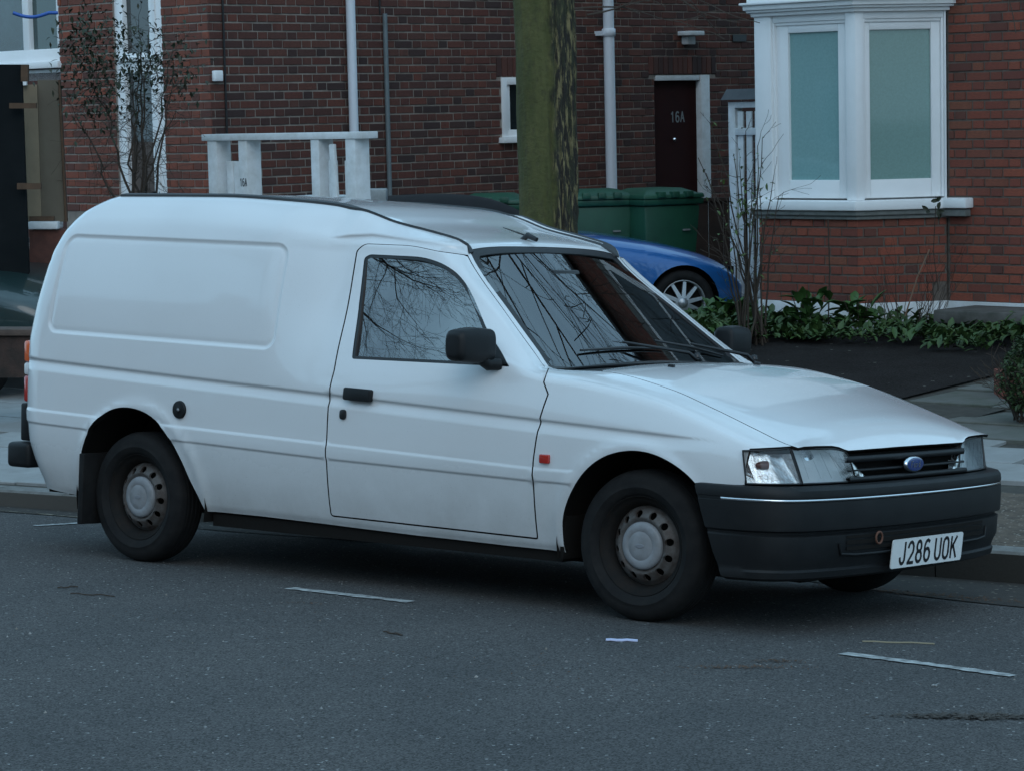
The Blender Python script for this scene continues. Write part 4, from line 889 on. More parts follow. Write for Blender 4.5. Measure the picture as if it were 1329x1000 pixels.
tag(sheet('gutter_grit', list(np.arange(-12, 5, .25)), lambda x, t: kerb_y(x)-(.30+.55*float(smooth(-1.0, .8, x)))*(1-t)+(.05*math.sin(x*2.3) if t == 0 else 0), 6, road_z, mat('gutter_silt', (.040, .034, .028), .95, noise=(14, .9), alt=(.025, .022, .02), bump=(50, .008), speck=(40, .9, (.16, .14, .11))), .004), kind='structure')
# litter, twigs, stains
def scrap(name, px, py, Ln, wd, ang, mt, label, cat, grp=None):
    wv = .003 if cat == 'twig' else .0012
    p = at(px, py, 10); dv = (p-CAM).normalized(); t = 12.
    for _ in range(20): q = CAM+dv*t; t -= (q.z-road_z(q.x, q.y))/dv.z*1.0
    q = CAM+dv*t; c, s_ = math.cos(ang), math.sin(ang); mb = MB(); vs = []
    n = 6
    for i in range(n+1):
        a = (i/n-.5)*Ln
        for sg in (1, -1):
            b = sg*wd/2*(1-.3*abs(a)/Ln); X, Y = q.x+a*c-b*s_, q.y+a*s_+b*c; vs.append((X, Y, road_z(X, Y)+.006+wv*math.sin(i*1.9)))
    m = len(vs); mb.add(vs+[(a[0], a[1], a[2]-.004) for a in vs], [(2*i, 2*i+1, 2*i+3, 2*i+2) for i in range(n)]+[(m+2*i, m+2*i+2, m+2*i+3, m+2*i+1) for i in range(n)]+[(2*i, 2*i+2, m+2*i+2, m+2*i) for i in range(n)]+[(2*i+1, m+2*i+1, m+2*i+3, 2*i+3) for i in range(n)])
    return tag(mb.build(name, mt), label, cat, grp)
scrap('paper_scrap', 807, 831, .115, .038, .62, mat('lilac_paper', (.55, .58, .78), .8), 'torn pale lilac strip of paper on the road by the front wheel', 'litter')
scrap('straw', 1166, 834, .26, .008, .60, mat('straw', (.32, .28, .19), .9), 'long pale straw lying on the road below the number plate', 'litter')
scrap('twig', 510, 822, .10, .010, -.1, TWIG, 'small dark twig on the road right of the painted dash', 'twig')
scrap('twig', 88, 762, .09, .009, 1.3, TWIG, 'small bent twig on the road left of the rear wheel', 'twig')
scrap('twig', 120, 772, .20, .005, .35, TWIG, 'thin long twig lying below the rear wheel', 'twig')
scrap('paper_fleck', 1213, 890, .018, .014, .2, PAINTL, 'tiny white scrap on the road under the right hand painted line', 'litter')
def litter(name, px, py, rx, ry, n, mt, label, sz=.012, seed=1, ang=0):
    q = random.Random(seed); p = at(px, py, 10); dv = (p-CAM).normalized(); t = 12.
    for _ in range(20): c = CAM+dv*t; t -= (c.z-road_z(c.x, c.y))/dv.z
    c = CAM+dv*t; mb = MB(); ca, sa = math.cos(ang), math.sin(ang)
    for _ in range(n):
        a, b = q.gauss(0, .45)*rx, q.gauss(0, .45)*ry; X, Y = c.x+a*ca-b*sa, c.y+a*sa+b*ca; z = road_z(X, Y)+.003; an = q.uniform(0, 6.3); l, w_ = sz*q.uniform(.5, 1.6), sz*q.uniform(.3, .7); e1 = Vector((math.cos(an), math.sin(an), q.uniform(-.25, .25))); e2 = Vector((-math.sin(an), math.cos(an), q.uniform(-.2, .2)))
        o = Vector((X, Y, z+q.uniform(0, .004))); mb.add([o-e1*l-e2*w_*.3, o-e2*w_, o+e1*l, o+e2*w_], [(0, 1, 2, 3)])
    me = mb.mesh(name); return tag(link(name, me, mt), label, kind='stuff')
litter('leaf_litter', 960, 866, .24, .05, 170, LITTER, 'brown leaf crumbs on the road in front of the bumper', .006, 2, .7)
litter('leaf_litter', 1010, 858, .12, .04, 90, LITTER, 'brown leaf crumbs on the road in front of the bumper', .006, 3, .7)
litter('leaf_litter', 1265, 930, .26, .05, 600, mat('wet_dirt', (.035, .028, .022), .9, noise=(30, .7), alt=(.10, .09, .08)), 'dark patch of dirt on the road at lower right', .011, 4, .66)
litter('leaf_litter', 1180, 770, .6, .10, 400, LITTER, 'dead leaves and grit in the gutter below the kerb', .010, 5, .15)
litter('leaf_litter', 40, 645, .9, .05, 300, LITTER, 'grit and leaves along the gutter at the left', .010, 6, .17)
litter('leaf_litter', 800, 735, .7, .12, 160, LITTER, 'scattered leaf crumbs under the van nose', .006, 17, .1)
litter('leaf_litter', 700, 870, .9, .5, 120, LITTER, 'sparse leaf crumbs scattered on the road at centre', .005, 18, .5)
litter('leaf_litter', 200, 800, 1.0, .5, 90, LITTER, 'sparse leaf crumbs scattered on the road at left', .005, 19, .5)
litter('leaf_litter', 390, 783, .10, .04, 40, LITTER, 'leaf crumbs by the painted dash', .006, 7, .6)
gr_ = MB(); q = random.Random(11)
for _ in range(1300):
    X, Y = q.uniform(-5, 3.5), q.uniform(-7, 0.4); l = q.uniform(.0015, .0045)*(1 if q.random() < .95 else 2.2); z = road_z(X, Y); an = q.uniform(0, 6.3); a = Vector((math.cos(an), math.sin(an), 0))*l; b = Vector((-math.sin(an), math.cos(an), 0))*l*.7; o = Vector((X, Y, z))
    gr_.add([o-a, o-b, o+a, o+b, o+Vector((0, 0, l*.9))], [(0, 1, 4), (1, 2, 4), (2, 3, 4), (3, 0, 4)])
tag(link('road_chippings', gr_.mesh('road_chippings'), mat('pale_chipping', (.30, .30, .30), .8, randcol=[(.26, .26, .25), (.14, .14, .14), (.34, .33, .31), (.18, .15, .12)])), 'pale loose chippings scattered over the asphalt', kind='stuff')
# ------------------------------------------------------------------ houses
HA = R(-5)
UB = MB().add([(0, 0, 0), (1, 0, 0), (1, 0, 1), (0, 0, 1), (.02, -1, .06), (.98, -1, .06), (.98, -1, .94), (.02, -1, .94)], [(4, 5, 6, 7), (0, 1, 5, 4), (1, 2, 6, 5), (2, 3, 7, 6), (3, 0, 4, 7)])
BRICK_MESH = {}
def brick_mesh(mt):
    if mt.name not in BRICK_MESH:
        me = UB.mesh('brick'); me.materials.append(mt); BRICK_MESH[mt.name] = me
    return BRICK_MESH[mt.name]
def bricks(parent, o, ax, u0, u1, z0, z1, mt, budget, openings=(), seed=1, proud=.009, zmax=9, skew=0):
    """Flemish bond on a wall plane. o: local origin, ax: (u axis, outward normal) local 2D vectors. Single bricks up to budget, rest joined"""
    q = random.Random(seed); ux = Vector((ax[0][0], ax[0][1], 0)); nx = Vector((ax[1][0], ax[1][1], 0)); o = Vector(o)
    PW = parent
    chain = []
    while PW: chain.append(PW); PW = PW.parent
    Mw = Matrix.Identity(4)
    for c in reversed(chain): Mw = Mw @ Matrix.LocRotScale(c.location, c.rotation_euler, c.scale)
    items = []; k = math.floor(z0/.075); z = k*.075
    while z < z1-.02:
        a = u0-(0 if k % 2 else .16875); j = 0
        while a < u1:
            L_ = .215 if j % 2 == 0 else .1025
            b0, b1 = max(a, u0), min(a+L_, u1)
            cuts = [(b0, b1)]
            for (p0, p1, q0, q1) in openings:
                if z+.065 > q0 and z < q1:
                    n2 = []
                    for c0, c1 in cuts:
                        if c1 <= p0 or c0 >= p1: n2.append((c0, c1)); continue
                        if c0 < p0: n2.append((c0, p0-.004))
                        if c1 > p1: n2.append((p1+.004, c1))
                    cuts = n2
            for c0, c1 in cuts:
                if c1-c0 > .02: items.append((c0+.001, c1-.001, z+.001, z+.0635))
            a += L_+.010; j += 1
        z += .075; k += 1
    sc = []
    for it in items:
        wp = Mw @ (o+ux*((it[0]+it[1])/2)+Vector((0, 0, it[2]+.03))); p = to_px(wp); vis = -40 < p[0] < 1370 and -40 < p[1] < 430
        inn = 0 <= p[0] <= 1329 and 0 <= p[1] < 430 and not (40 < p[0] < 620 and p[1] > 262) and not (668 < p[0] < 748)
        sc.append((p[2]/((it[1]-it[0])+.05) if inn else 1e6, vis, it))
    sc.sort(key=lambda t: t[0]); me = brick_mesh(mt); rest = MB(); n = 0
    for s_, vis, (c0, c1, b0, b1) in sc:
        d = proud+q.uniform(-.003, .0025); tz = q.uniform(-.0015, .0015)
        if s_ < 1e5 and n < budget:
            b = link('brick', me, parent=parent); b.location = o+ux*c0+Vector((0, 0, b0+tz))-nx*.002; b.scale = (c1-c0, d+.002, b1-b0); b.rotation_euler = (0, 0, math.atan2(ux.y, ux.x)); n += 1
        elif vis or b0 < zmax:
            # mirror of the unit brick
            vs = [o+ux*(c0+x*(c1-c0))-nx*.002+nx*(-y)*(d+.002)+Vector((0, 0, b0+z_*(b1-b0)+tz)) for x, y, z_ in UB.v]; rest.add(vs, UB.f)
    if rest.v:
        r_ = link('brickwork', rest.mesh('brickwork'), mt, parent); r_['kind'] = 'stuff'
    return n
def lbox(parent, name, mt, a, b, bevel=0):
    return MB().box(a, b).build(name, mt, parent, bevel=bevel)
# ---- left house: origin at its corner; local x along the street, y into the plot
LH = empty('brick_house', (-10.80, 7.493, 0), HA); tag(LH, 'dark brick house at left with white pipes and a maroon side door', 'house')
WIN_O = (3.565, 4.35, 1.70, 2.27); DOOR_O = (5.765, 6.625, -.1, 2.275)
def wall_with_openings(parent, name, mt, along, depth0, depth1, u0, u1, z0, z1, ops):
    mb = MB(); us = sorted({u0, u1, *[a for p in ops for a in p[:2]]})
    def bx(a, b, c, d):
        if along == 'y': mb.box((depth0, a, c), (depth1, b, d))
        else: mb.box((a, depth0, c), (b, depth1, d))
    for a, b in zip(us, us[1:]):
        o = [p for p in ops if p[0] <= a+1e-6 and p[1] >= b-1e-6]
        if not o: bx(a, b, z0, z1)
        else:
            p = o[0]
            if p[2] > z0: bx(a, b, z0, p[2])
            if p[3] < z1: bx(a, b, p[3], z1)
    return mb.build(name, mt, parent)
flank = wall_with_openings(LH, 'side_wall', MORT, 'y', -.25, -.010, .012, 12, -.3, 7, [WIN_O, DOOR_O])
LINT = [(WIN_O[0]-.06, WIN_O[1]+.06, 2.27, 2.474), (DOOR_O[0]-.08, DOOR_O[1]+.10, 2.275, 2.474)]
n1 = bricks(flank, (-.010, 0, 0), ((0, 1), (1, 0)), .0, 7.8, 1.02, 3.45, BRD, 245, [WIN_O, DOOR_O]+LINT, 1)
for (a, b, c, d) in LINT:
    u = a; 
    while u < b-.05:
        o = link('lintel_brick', brick_mesh(BRD), parent=flank); o.location = (-.012, u, c+.005); o.scale = (.065, .013, d-c-.012); o.rotation_euler = (0, 0, R(90)); u += .075
lbox(LH, 'side_wall_upper', BRU, (-.25, 0, 3.46), (.0, 12, 7))
# window in side wall
wd = empty('side_window', (0, 0, 0), 0, LH); y0, y1, z0, z1 = WIN_O
for nm, a, b in (('window_frame', (-.09, y0, z0+.0), (.012, y0+.065, z1)), ('window_frame', (-.09, y1-.065, z0), (.012, y1, z1)), ('window_frame', (-.09, y0+.065, z1-.07), (.012, y1-.065, z1)), ('window_frame', (-.09, y0+.065, z0), (.010, y1-.065, z0+.07)),
                 ('casement', (-.07, y0+.067, z0+.072), (-.01, y0+.12, z1-.072)), ('window_sill', (-.06, y0-.05, z0-.055), (.06, y1+.05, z0-.002))):
    lbox(wd, nm, WHT, a, b, .004)
lbox(wd, 'pane', DARKG, (-.06, y0+.06, z0+.06), (-.04, y1-.06, z1-.06))
# side door 16A
dr = empty('side_door', (0, 0, 0), 0, LH); y0, y1, z0, z1 = DOOR_O
lbox(dr, 'door_leaf', DOORM, (-.12, y0+.03, -.1), (-.07, y1-.14, z1-.055)); lbox(dr, 'door_frame', WHTD, (-.12, y0, -.1), (-.055, y0+.028, z1)); lbox(dr, 'door_frame', WHTD, (-.12, y1-.138, -.1), (.0, y1, z1), .004); lbox(dr, 'door_frame', WHTD, (-.12, y0+.03, z1-.053), (-.01, y1-.14, z1), .003)
letters('16A', (-.069, y0+.32, 1.80), (0, 1, 0), (0, 0, 1), .10, .058, .018, .016, 'door_number', mat('pewter_numbers', (.22, .22, .22), .4, metal=.4), dr)
MB().lathe([(.001, -.03), (.02, -.02), (.022, 0)], 12, Matrix.Translation((-.07, y0+.36, 1.62)) @ Matrix.Rotation(R(90), 4, 'Z')).build('letter_spyhole', CHROME, dr)
# pipes on the wall
def pipe(y, x, z0, z1, r, mt, name, label_, collars=(), grey=False):
    p = MB().tube([(x, y, z0), (x, y, (z0+z1)/2), (x, y, z1)], r, 16).build(name, mt, LH)
    for z in collars:
        MB().lathe([(r*1.02, z-.05), (r*1.22, z-.045), (r*1.22, z+.045), (r*1.02, z+.05)], 16, Matrix.Translation((x, y, 0)) @ Matrix.Rotation(R(90), 4, 'X') @ Matrix.Scale(1, 4)).build('pipe_collar', mt, p)
    return p
def vpipe(y, x, z0, z1, r, mt, name, collars=()):
    p = MB().tube([(x, y, z0), (x, y, (z0+z1)/2), (x, y, z1)], r, 18).build(name, mt, LH)
    for z in collars:
        MB().tube([(x, y, z-.04), (x, y, z-.035), (x, y, z+.035), (x, y, z+.04)], [r*1.05, r*1.25, r*1.25, r*1.05], 18).box((-.01, y-r*1.9, z-.03), (x, y-r*.9, z+.015)).build('pipe_collar', mt, p)
    return p
vpipe(1.585, .075, 1.72, 7, .043, UPVC, 'waste_pipe'); MB().tube([(.075, 1.585, 1.72), (.075, 1.59, 1.66), (.09, 1.60, 1.60)], [.034, .034, .040], 12).tube([(.09, 1.60, 1.60), (.06, 1.62, 1.48)], .028, 12).build('waste_pipe_joint', UPVC, LH)
vpipe(5.0, .085, .0, 7, .055, UPVC, 'soil_pipe', (2.70,))
vpipe(2.04, .035, .0, 2.86, .022, GREYP, 'grey_conduit'); vpipe(2.00, .012, 2.86, 7, .008, BLKG, 'cable')
MB().box((.0, .02, 2.262), (.05, .11, 2.355)).build('meter_box', WHT, LH, bevel=.008)
vpipe(.16, .010, 1.3, 7, .010, BLKG, 'cable')
lamp = empty('wall_lamp', (0, 0, 0), 0, LH); lbox(lamp, 'lamp_body', WHTD, (.0, 6.19, 2.585), (.09, 6.31, 2.67), .008); lbox(lamp, 'lamp_cover', WHTD, (.0, 6.13, 2.675), (.16, 6.37, 2.72), .006)
lbox(LH, 'wall_vent', BLKG, (-.003, 7.0, 2.62), (.008, 7.22, 2.69))
# street front of the left house: two brick piers, door frame, window
def pier(x0, x1, seed, bud):
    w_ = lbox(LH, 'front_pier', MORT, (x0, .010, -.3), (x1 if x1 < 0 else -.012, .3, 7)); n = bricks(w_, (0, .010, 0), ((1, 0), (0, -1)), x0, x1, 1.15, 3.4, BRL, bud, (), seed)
    return n
pier(-2.17, -1.355, 3, 30); pier(-.655, .0, 4, 25)
lbox(LH, 'pier_shaft', BRL, (-2.17, 0, 3.42), (-1.355, .25, 7)); lbox(LH, 'pier_shaft', BRL, (-.655, 0, 3.42), (0, .25, 7))
ex_ = empty('front_door', (0, .025, 0), 0, LH)
for a, b in (((-1.355, 0, 0), (-1.235, .08, 3.6)), ((-.86, 0, 0), (-.655, .08, 3.6)), ((-1.235, .0, 2.36), (-.86, .08, 2.54))): lbox(ex_, 'door_frame', WHT, a, b, .006)
lbox(ex_, 'door_frame', WHT, (-.80, -.012, 0), (-.76, -.002, 3.6)); lbox(ex_, 'transom', WHTD, (-1.30, -.03, 2.47), (-.70, -.002, 2.50))
lbox(ex_, 'pane', DARKG, (-1.235, .05, 2.54), (-.86, .06, 3.6)); lbox(ex_, 'pane', DARKG, (-1.235, .05, 1.75), (-.86, .06, 2.36)); lbox(ex_, 'door_panel', mat('brown_door_panel', (.10, .065, .05), .5, noise=(3, .5)), (-1.235, .045, 0), (-.86, .06, 1.75))
wf = empty('front_window', (0, .05, 0), 0, LH)
for a, b in (((-3.6, 0, 2.50), (-2.17, .08, 2.62)), ((-2.265, 0, 2.62), (-2.17, .08, 3.6)), ((-2.80, 0, 2.62), (-2.70, .08, 3.6)), ((-3.6, 0, 2.62), (-3.5, .08, 3.6))): lbox(wf, 'window_frame', WHT, a, b, .006)
lbox(wf, 'window_sill', WHT, (-3.6, -.09, 2.44), (-2.15, .08, 2.50), .006); lbox(wf, 'window_sill', WHTD, (-2.7, -.03, 2.33), (-2.18, .08, 2.43))
lbox(wf, 'pane', mat('teal_dark_pane', (.015, .05, .05), .05, coat=1), (-2.70, .05, 2.62), (-2.265, .06, 3.6)); lbox(wf, 'pane', mat('pale_blue_pane', (.05, .09, .10), .15, coat=1, noise=(2, .8), alt=(.015, .03, .035)), (-3.5, .05, 2.62), (-2.80, .06, 3.6))
lbox(LH, 'front_wall', BRD, (-5, .02, -.3), (-2.17, .3, 2.40)); lbox(LH, 'roof_block', BRD, (-6, .32, -.3), (-.27, 12, 7))
# hose
hp_ = [at(17+58*i/10, 17+5.5*math.sin(math.pi*min(1, i/8)), 20.2) for i in range(11)]
tag(MB().tube(hp_, .013, 8).build('hose', mat('blue_hose', (.02, .10, .40), .4)), 'bright blue hose drooping in front of the upper left window', 'hose')
# black panel and plywood at the far left, in front of the window
BP = empty('black_screen', (0, 0, 0)); tag(BP, 'tall black felted screen at the left edge, held by brown battens', 'screen')
def fb(name, mt, px0, px1, pt, pb, Z, dep, parent, bev=.0, px0b=None, px1b=None):
    px0b = px0 if px0b is None else px0b; px1b = px1 if px1b is None else px1b
    q = [at(px0, pt, Z), at(px1, pt, Z), at(px1b, pb, Z), at(px0b, pb, Z)]; h = Vector((_d.x, _d.y, 0)).normalized()*dep
    return MB().add([*q, *[p+h for p in q]], [(0, 1, 2, 3), (7, 6, 5, 4), (0, 4, 5, 1), (1, 5, 6, 2), (2, 6, 7, 3), (3, 7, 4, 0)]).build(name, mt, parent, bevel=bev)
fb('felt_panel', BLKB, -60, 27, 84, 430, 19.6, .06, BP, 0, -60, 40); fb('end_batten', BATT, 27, 36, 84, 106, 19.58, .06, BP)
fb('batten', BATT, 12, 47, 134, 141, 19.5, .04, BP); fb('batten', BATT, 22, 53, 238, 246, 19.5, .04, BP)
PB = empty('plywood_hoarding', (0, 0, 0)); tag(PB, 'beige plywood hoarding standing against the pier beside the black screen', 'hoarding')
fb('board', PLY, 30, 48, 110, 290, 20.1, .03, PB, 0, 36, 54); fb('board', mat('grey_brown_board', (.15, .125, .09), .9, noise=(3, .6), alt=(.10, .08, .06)), 48.6, 75, 104, 288, 20.12, .03, PB, 0, 54.6, 84); fb('edge_strip', BATT, 75.4, 78, 104, 288, 20.1, .05, PB, 0, 84.4, 87); fb('white_block', WHT, 28, 34, 103, 111, 20.05, .05, PB)
fb('foot_batten', BATT, 38, 70, 281, 287, 20.05, .04, PB)
cs = empty('coping_wall', (0, 0, 0)); tag(cs, 'low dark wall with a broken white coping stone below the hoarding', 'wall')
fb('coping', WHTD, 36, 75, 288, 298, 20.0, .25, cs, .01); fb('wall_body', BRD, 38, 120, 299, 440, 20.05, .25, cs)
# low garden wall and step, far left
gw = empty('garden_wall', (0, 0, 0)); tag(gw, 'low dark brick garden wall at the left edge behind the van tail', 'wall')
fb('wall_body', mat('grimy_brick', (.06, .035, .028), .95, noise=(9, .8), alt=(.02, .018, .015), bump=(30, .01)), -80, 60, 434, 490, 17.6, .22, gw); fb('wall_cap', mat('grimy_cap', (.11, .075, .06), .9, noise=(6, .8), alt=(.04, .03, .025)), -80, 60, 428, 436, 17.57, .26, gw, .006)
# ---- white timber frame with number 16A, along the street
F3 = Vector((math.cos(HA), math.sin(HA), 0)); G3 = Vector((-math.sin(HA), math.cos(HA), 0))
RB = Vector((-8.75, 5.51, 0))
def railu(px):   # distance along the frame for a picture column
    d = at(px, 200, 1)-CAM; d.z = 0; w_ = CAM-RB; w_.z = 0; # RB + F*u = CAM + d*t
    det = -F3.x*d.y+F3.y*d.x; return (-w_.x*d.y+w_.y*d.x)/det
RF = empty('timber_frame', RB, HA); tag(RF, 'white painted timber frame numbered 16A, with two loose pickets, behind the van roof', 'frame')
us = {k: railu(k) for k in (270, 276, 294, 304, 316, 336, 410, 429, 437, 449, 452, 475, 478)}
lbox(RF, 'top_rail', WHTD, (us[270], -.06, 1.775), (us[478], .10, 1.825), .005)
for a, b in ((276, 290), (316, 329), (410, 423), (455, 470)): lbox(RF, 'post', WHTD, (us.get(a) or railu(a), -.05, 0), ((us.get(b) or railu(b))-.02, .09, 1.775), .004)
for a, b, h in ((296, 304.5, 1.62), (305.5, 314.5, 1.62), (428.5, 437, 1.62), (449.5, 454, 1.62)): lbox(RF, 'picket', WHTD, (railu(a), -.02, 0), (railu(b), .01, h), .003)
pk = lbox(RF, 'picket', WHTD, (-.028, -.07, -1.0), (.028, -.045, .72), .004); pk.location = (railu(444), 0, 1.02); pk.rotation_euler = (0, R(-3), 0)
letters('16A', (us[316]+.012, -.0505, 1.435), (1, 0, 0), (0, 0, 1), .055, .022, .006, .008, 'frame_number', INK, RF)
lbox(RF, 'white_ledge', WHTD, (railu(338), .3, 1.22), (railu(408), .55, 1.35), .01)
cp = empty('low_wall_coping', (0, 0, 0)); tag(cp, 'pale stone coping right of the white timber frame', 'coping'); fb('coping', mat('pale_coping', (.34, .36, .36), .85, noise=(8, .6)), 474, 501, 246, 262, 21.5, .3, cp, .01)
# ------------------------------------------------------------------ right house with the bay window
RH = empty('brick_house', (-4.435, 9.689, 0), HA); tag(RH, 'red brick house at right with a white canted bay window over a planted bed', 'house')
PL = [(-2.24, 0.0), (-1.83, -.60), (-.83, -.60), (-.405, 0.0)]
def plan(o):
    q = offset([(-2.24, .30), (-2.24, 0), (-1.83, -.60), (-.83, -.60), (-.405, 0), (-.405, .30)], o)
    return q
def layer(parent, name, mt, o, z0, z1, bev=0): return MB().prism(plan(o), 2, z0, z1).build(name, mt, parent, bevel=bev)
wr = lbox(RH, 'front_wall', MORTR, (-.40, .010, -.2), (5, .3, 7)); bricks(wr, (0, .010, 0), ((1, 0), (0, -1)), -.38, 1.7, .38, 3.45, BRR, 205, (), 21)
lbox(RH, 'front_wall_upper', BRU, (-.40, 0, 3.46), (5, .25, 7))
for x in (.9, 3.0):
    w_ = lbox(RH, 'upper_window', WHT, (x, -.03, 4.2), (x+1.1, .0, 6.0)); lbox(w_, 'pane', DARKG, (x+.1, -.036, 4.3), (x+1.0, -.031, 5.08)); lbox(w_, 'pane', DARKG, (x+.1, -.036, 5.15), (x+1.0, -.031, 5.9)); lbox(RH, 'stone_lintel', STONE, (x-.1, -.04, 6.01), (x+1.2, .0, 6.2))
lbox(RH, 'eaves_gutter', BLKG, (-2.4, -.22, 6.98), (5, -.02, 7.08)); lbox(RH, 'house_block', MORTR, (-2.24, .31, -.2), (5, 8, 7))
lbox(RH, 'corner_pier', MORTR, (-.405, .02, -.2), (-.385, .3, 2.6))
lbox(RH, 'plinth', WHTD, (-.38, -.025, .0), (5, .01, .375), .004)
bw = layer(RH, 'bay_wall', MORTR, -.011, .10, 1.03)
for i, (a, b) in enumerate(((PL[1], PL[2]), (PL[2], PL[3]))):
    a, b = Vector(a), Vector(b); d = (b-a).normalized(); n_ = Vector((d.y, -d.x)); o = a-n_*.011
    bricks(bw, (o.x, o.y, 0), ((d.x, d.y), (n_.x, n_.y)), 0, (b-a).length, .38, 1.02, BRR, 60, ((.62, .80, .38, .46),) if i == 1 else (), 30+i)
layer(RH, 'bay_plinth', WHTD, .012, .0, .375, .004)
by = empty('bay_window', (0, 0, 0), 0, RH)
layer(by, 'sill_moulding', STONE, .03, 1.035, 1.065, .006); layer(by, 'sill_moulding', STONE, .055, 1.066, 1.105, .008)
layer(by, 'sill', WHT, .085, 1.107, 1.185, .008); lbox(by, 'sill', WHT, (-.42, -.10, 1.109), (-.155, .012, 1.19), .012); lbox(by, 'sill_moulding', STONE, (-.42, -.07, 1.045), (-.18, .012, 1.10), .01)
core = layer(by, 'window_backing', WHT, -.13, 1.186, 2.66)
for z0, z1, o in ((2.655, 2.685, .04), (2.686, 2.705, .075), (2.706, 2.745, .10), (2.746, 2.765, .13), (2.766, 2.80, .07)): layer(by, 'cornice', WHT, o, z0, z1, .004)
layer(by, 'parapet', WHT, .03, 2.80, 3.3); layer(by, 'upper_bay', WHT, -.02, 3.3, 6.5)
def facet(A, B, lo, hi, pane_mt, g0, g1, zg0, zg1):
    A, B = Vector(A), Vector(B); L_ = (B-A).length; d = (B-A).normalized(); nn = Vector((d.y, -d.x)); ang = math.atan2(d.y, d.x)
    f = empty('sash_window', (A.x, A.y, 0), ang, by)       # local x along, -y outward
    B_ = lambda nm, mt, a, b, bev=.004: lbox(f, nm, mt, a, b, bev)
    B_('frame_post', WHT, (lo[0], -.012, 1.186), (lo[1], .10, 2.654)); B_('frame_post', WHT, (L_-hi[1], -.012, 1.186), (L_-hi[0], .10, 2.654))
    a, b = lo[1], L_-hi[1]
    B_('bead', WHT, (a, .010, 1.20), (a+.02, .09, 2.62)); B_('bead', WHT, (b-.02, .010, 1.20), (b, .09, 2.62))
    B_('head_rail', WHT, (a+.0, .006, 2.60), (b, .10, 2.654)); B_('head_bead', WHT, (a+.02, .02, 2.575), (b-.02, .1, 2.60))
    B_('sash_stile', WHT, (a+.02, .035, 1.20), (g0, .10, 2.575)); B_('sash_stile', WHT, (g1, .035, 1.20), (b-.02, .10, 2.575)); B_('sash_rail', WHT, (g0, .036, 1.20), (g1, .10, zg0)); B_('sash_rail', WHT, (g0, .036, zg1), (g1, .10, 2.575))
    B_('pane', pane_mt, (g0-.01, .062, zg0-.01), (g1+.01, .075, zg1+.01), 0)
facet(PL[1], PL[2], (-.01, .16), (-.005, .09), PANE, .30, .80, 1.345, 2.515)
facet(PL[2], PL[3], (-.005, .06), (0, .015), PANEG, .125, .625, 1.345, 2.515)
facet(PL[0], PL[1], (0, .05), (0, .06), PANE, .12, .60, 1.345, 2.515)
# concrete step by the wall at right edge
tag(MB().box((0, 0, 0), (1.6, .55, .10)).build('concrete_step', mat('mossy_concrete', (.13, .12, .11), .9, noise=(6, .8), alt=(.05, .05, .04), bump=(30, .004)), bevel=.012), 'grey concrete edging slab at the foot of the wall, right edge', 'step')
bpy.data.objects['concrete_step'].location = (-4.55, 9.02, .26); bpy.data.objects['concrete_step'].rotation_euler = (0, 0, HA)
# gate between the houses
GT = empty('slatted_gate', at(953, 430, 23.2)*1, HA); GT.location.z = .0; tag(GT, 'narrow white slatted gate with slate capping left of the bay', 'gate')
gw_ = .62
for i in range(6): lbox(GT, 'slat', WHTD, (.085+i*.095, -.02, .12), (.085+i*.095+.062, .0, 1.90), .003)
lbox(GT, 'gate_post', WHTD, (0, -.04, .05), (.075, .06, 1.98), .004); lbox(GT, 'gate_rail', WHTD, (.076, -.045, 1.70), (gw_, -.021, 1.76), .003); lbox(GT, 'gate_rail', WHTD, (.076, -.045, 1.93), (gw_, .02, 1.98), .003); lbox(GT, 'gate_rail', WHTD, (.076, -.045, .30), (gw_, -.021, .36), .003)
MB().prism([(-.10, 2.0), (.14, 2.0), (.10, 2.08), (-.02, 2.09)], 0, -.03, gw_).build('slate_cap', SLATE, GT)
# dark board fence before the side wall
BF = empty('board_fence', (-10.80+F3.x*.05+G3.x*4.95, 7.493+F3.y*.05+G3.y*4.95, 0), HA+R(27)); tag(BF, 'dark brown board fence behind the green bins, below the maroon door', 'fence')
for i in range(18): lbox(BF, 'board', FENCE, (i*.15, -.02, 0), (i*.15+.143, .0, 1.02), 0)
lbox(BF, 'fence_rail', FENCE, (0, -.05, 1.021), (2.75, .04, 1.055), .004)
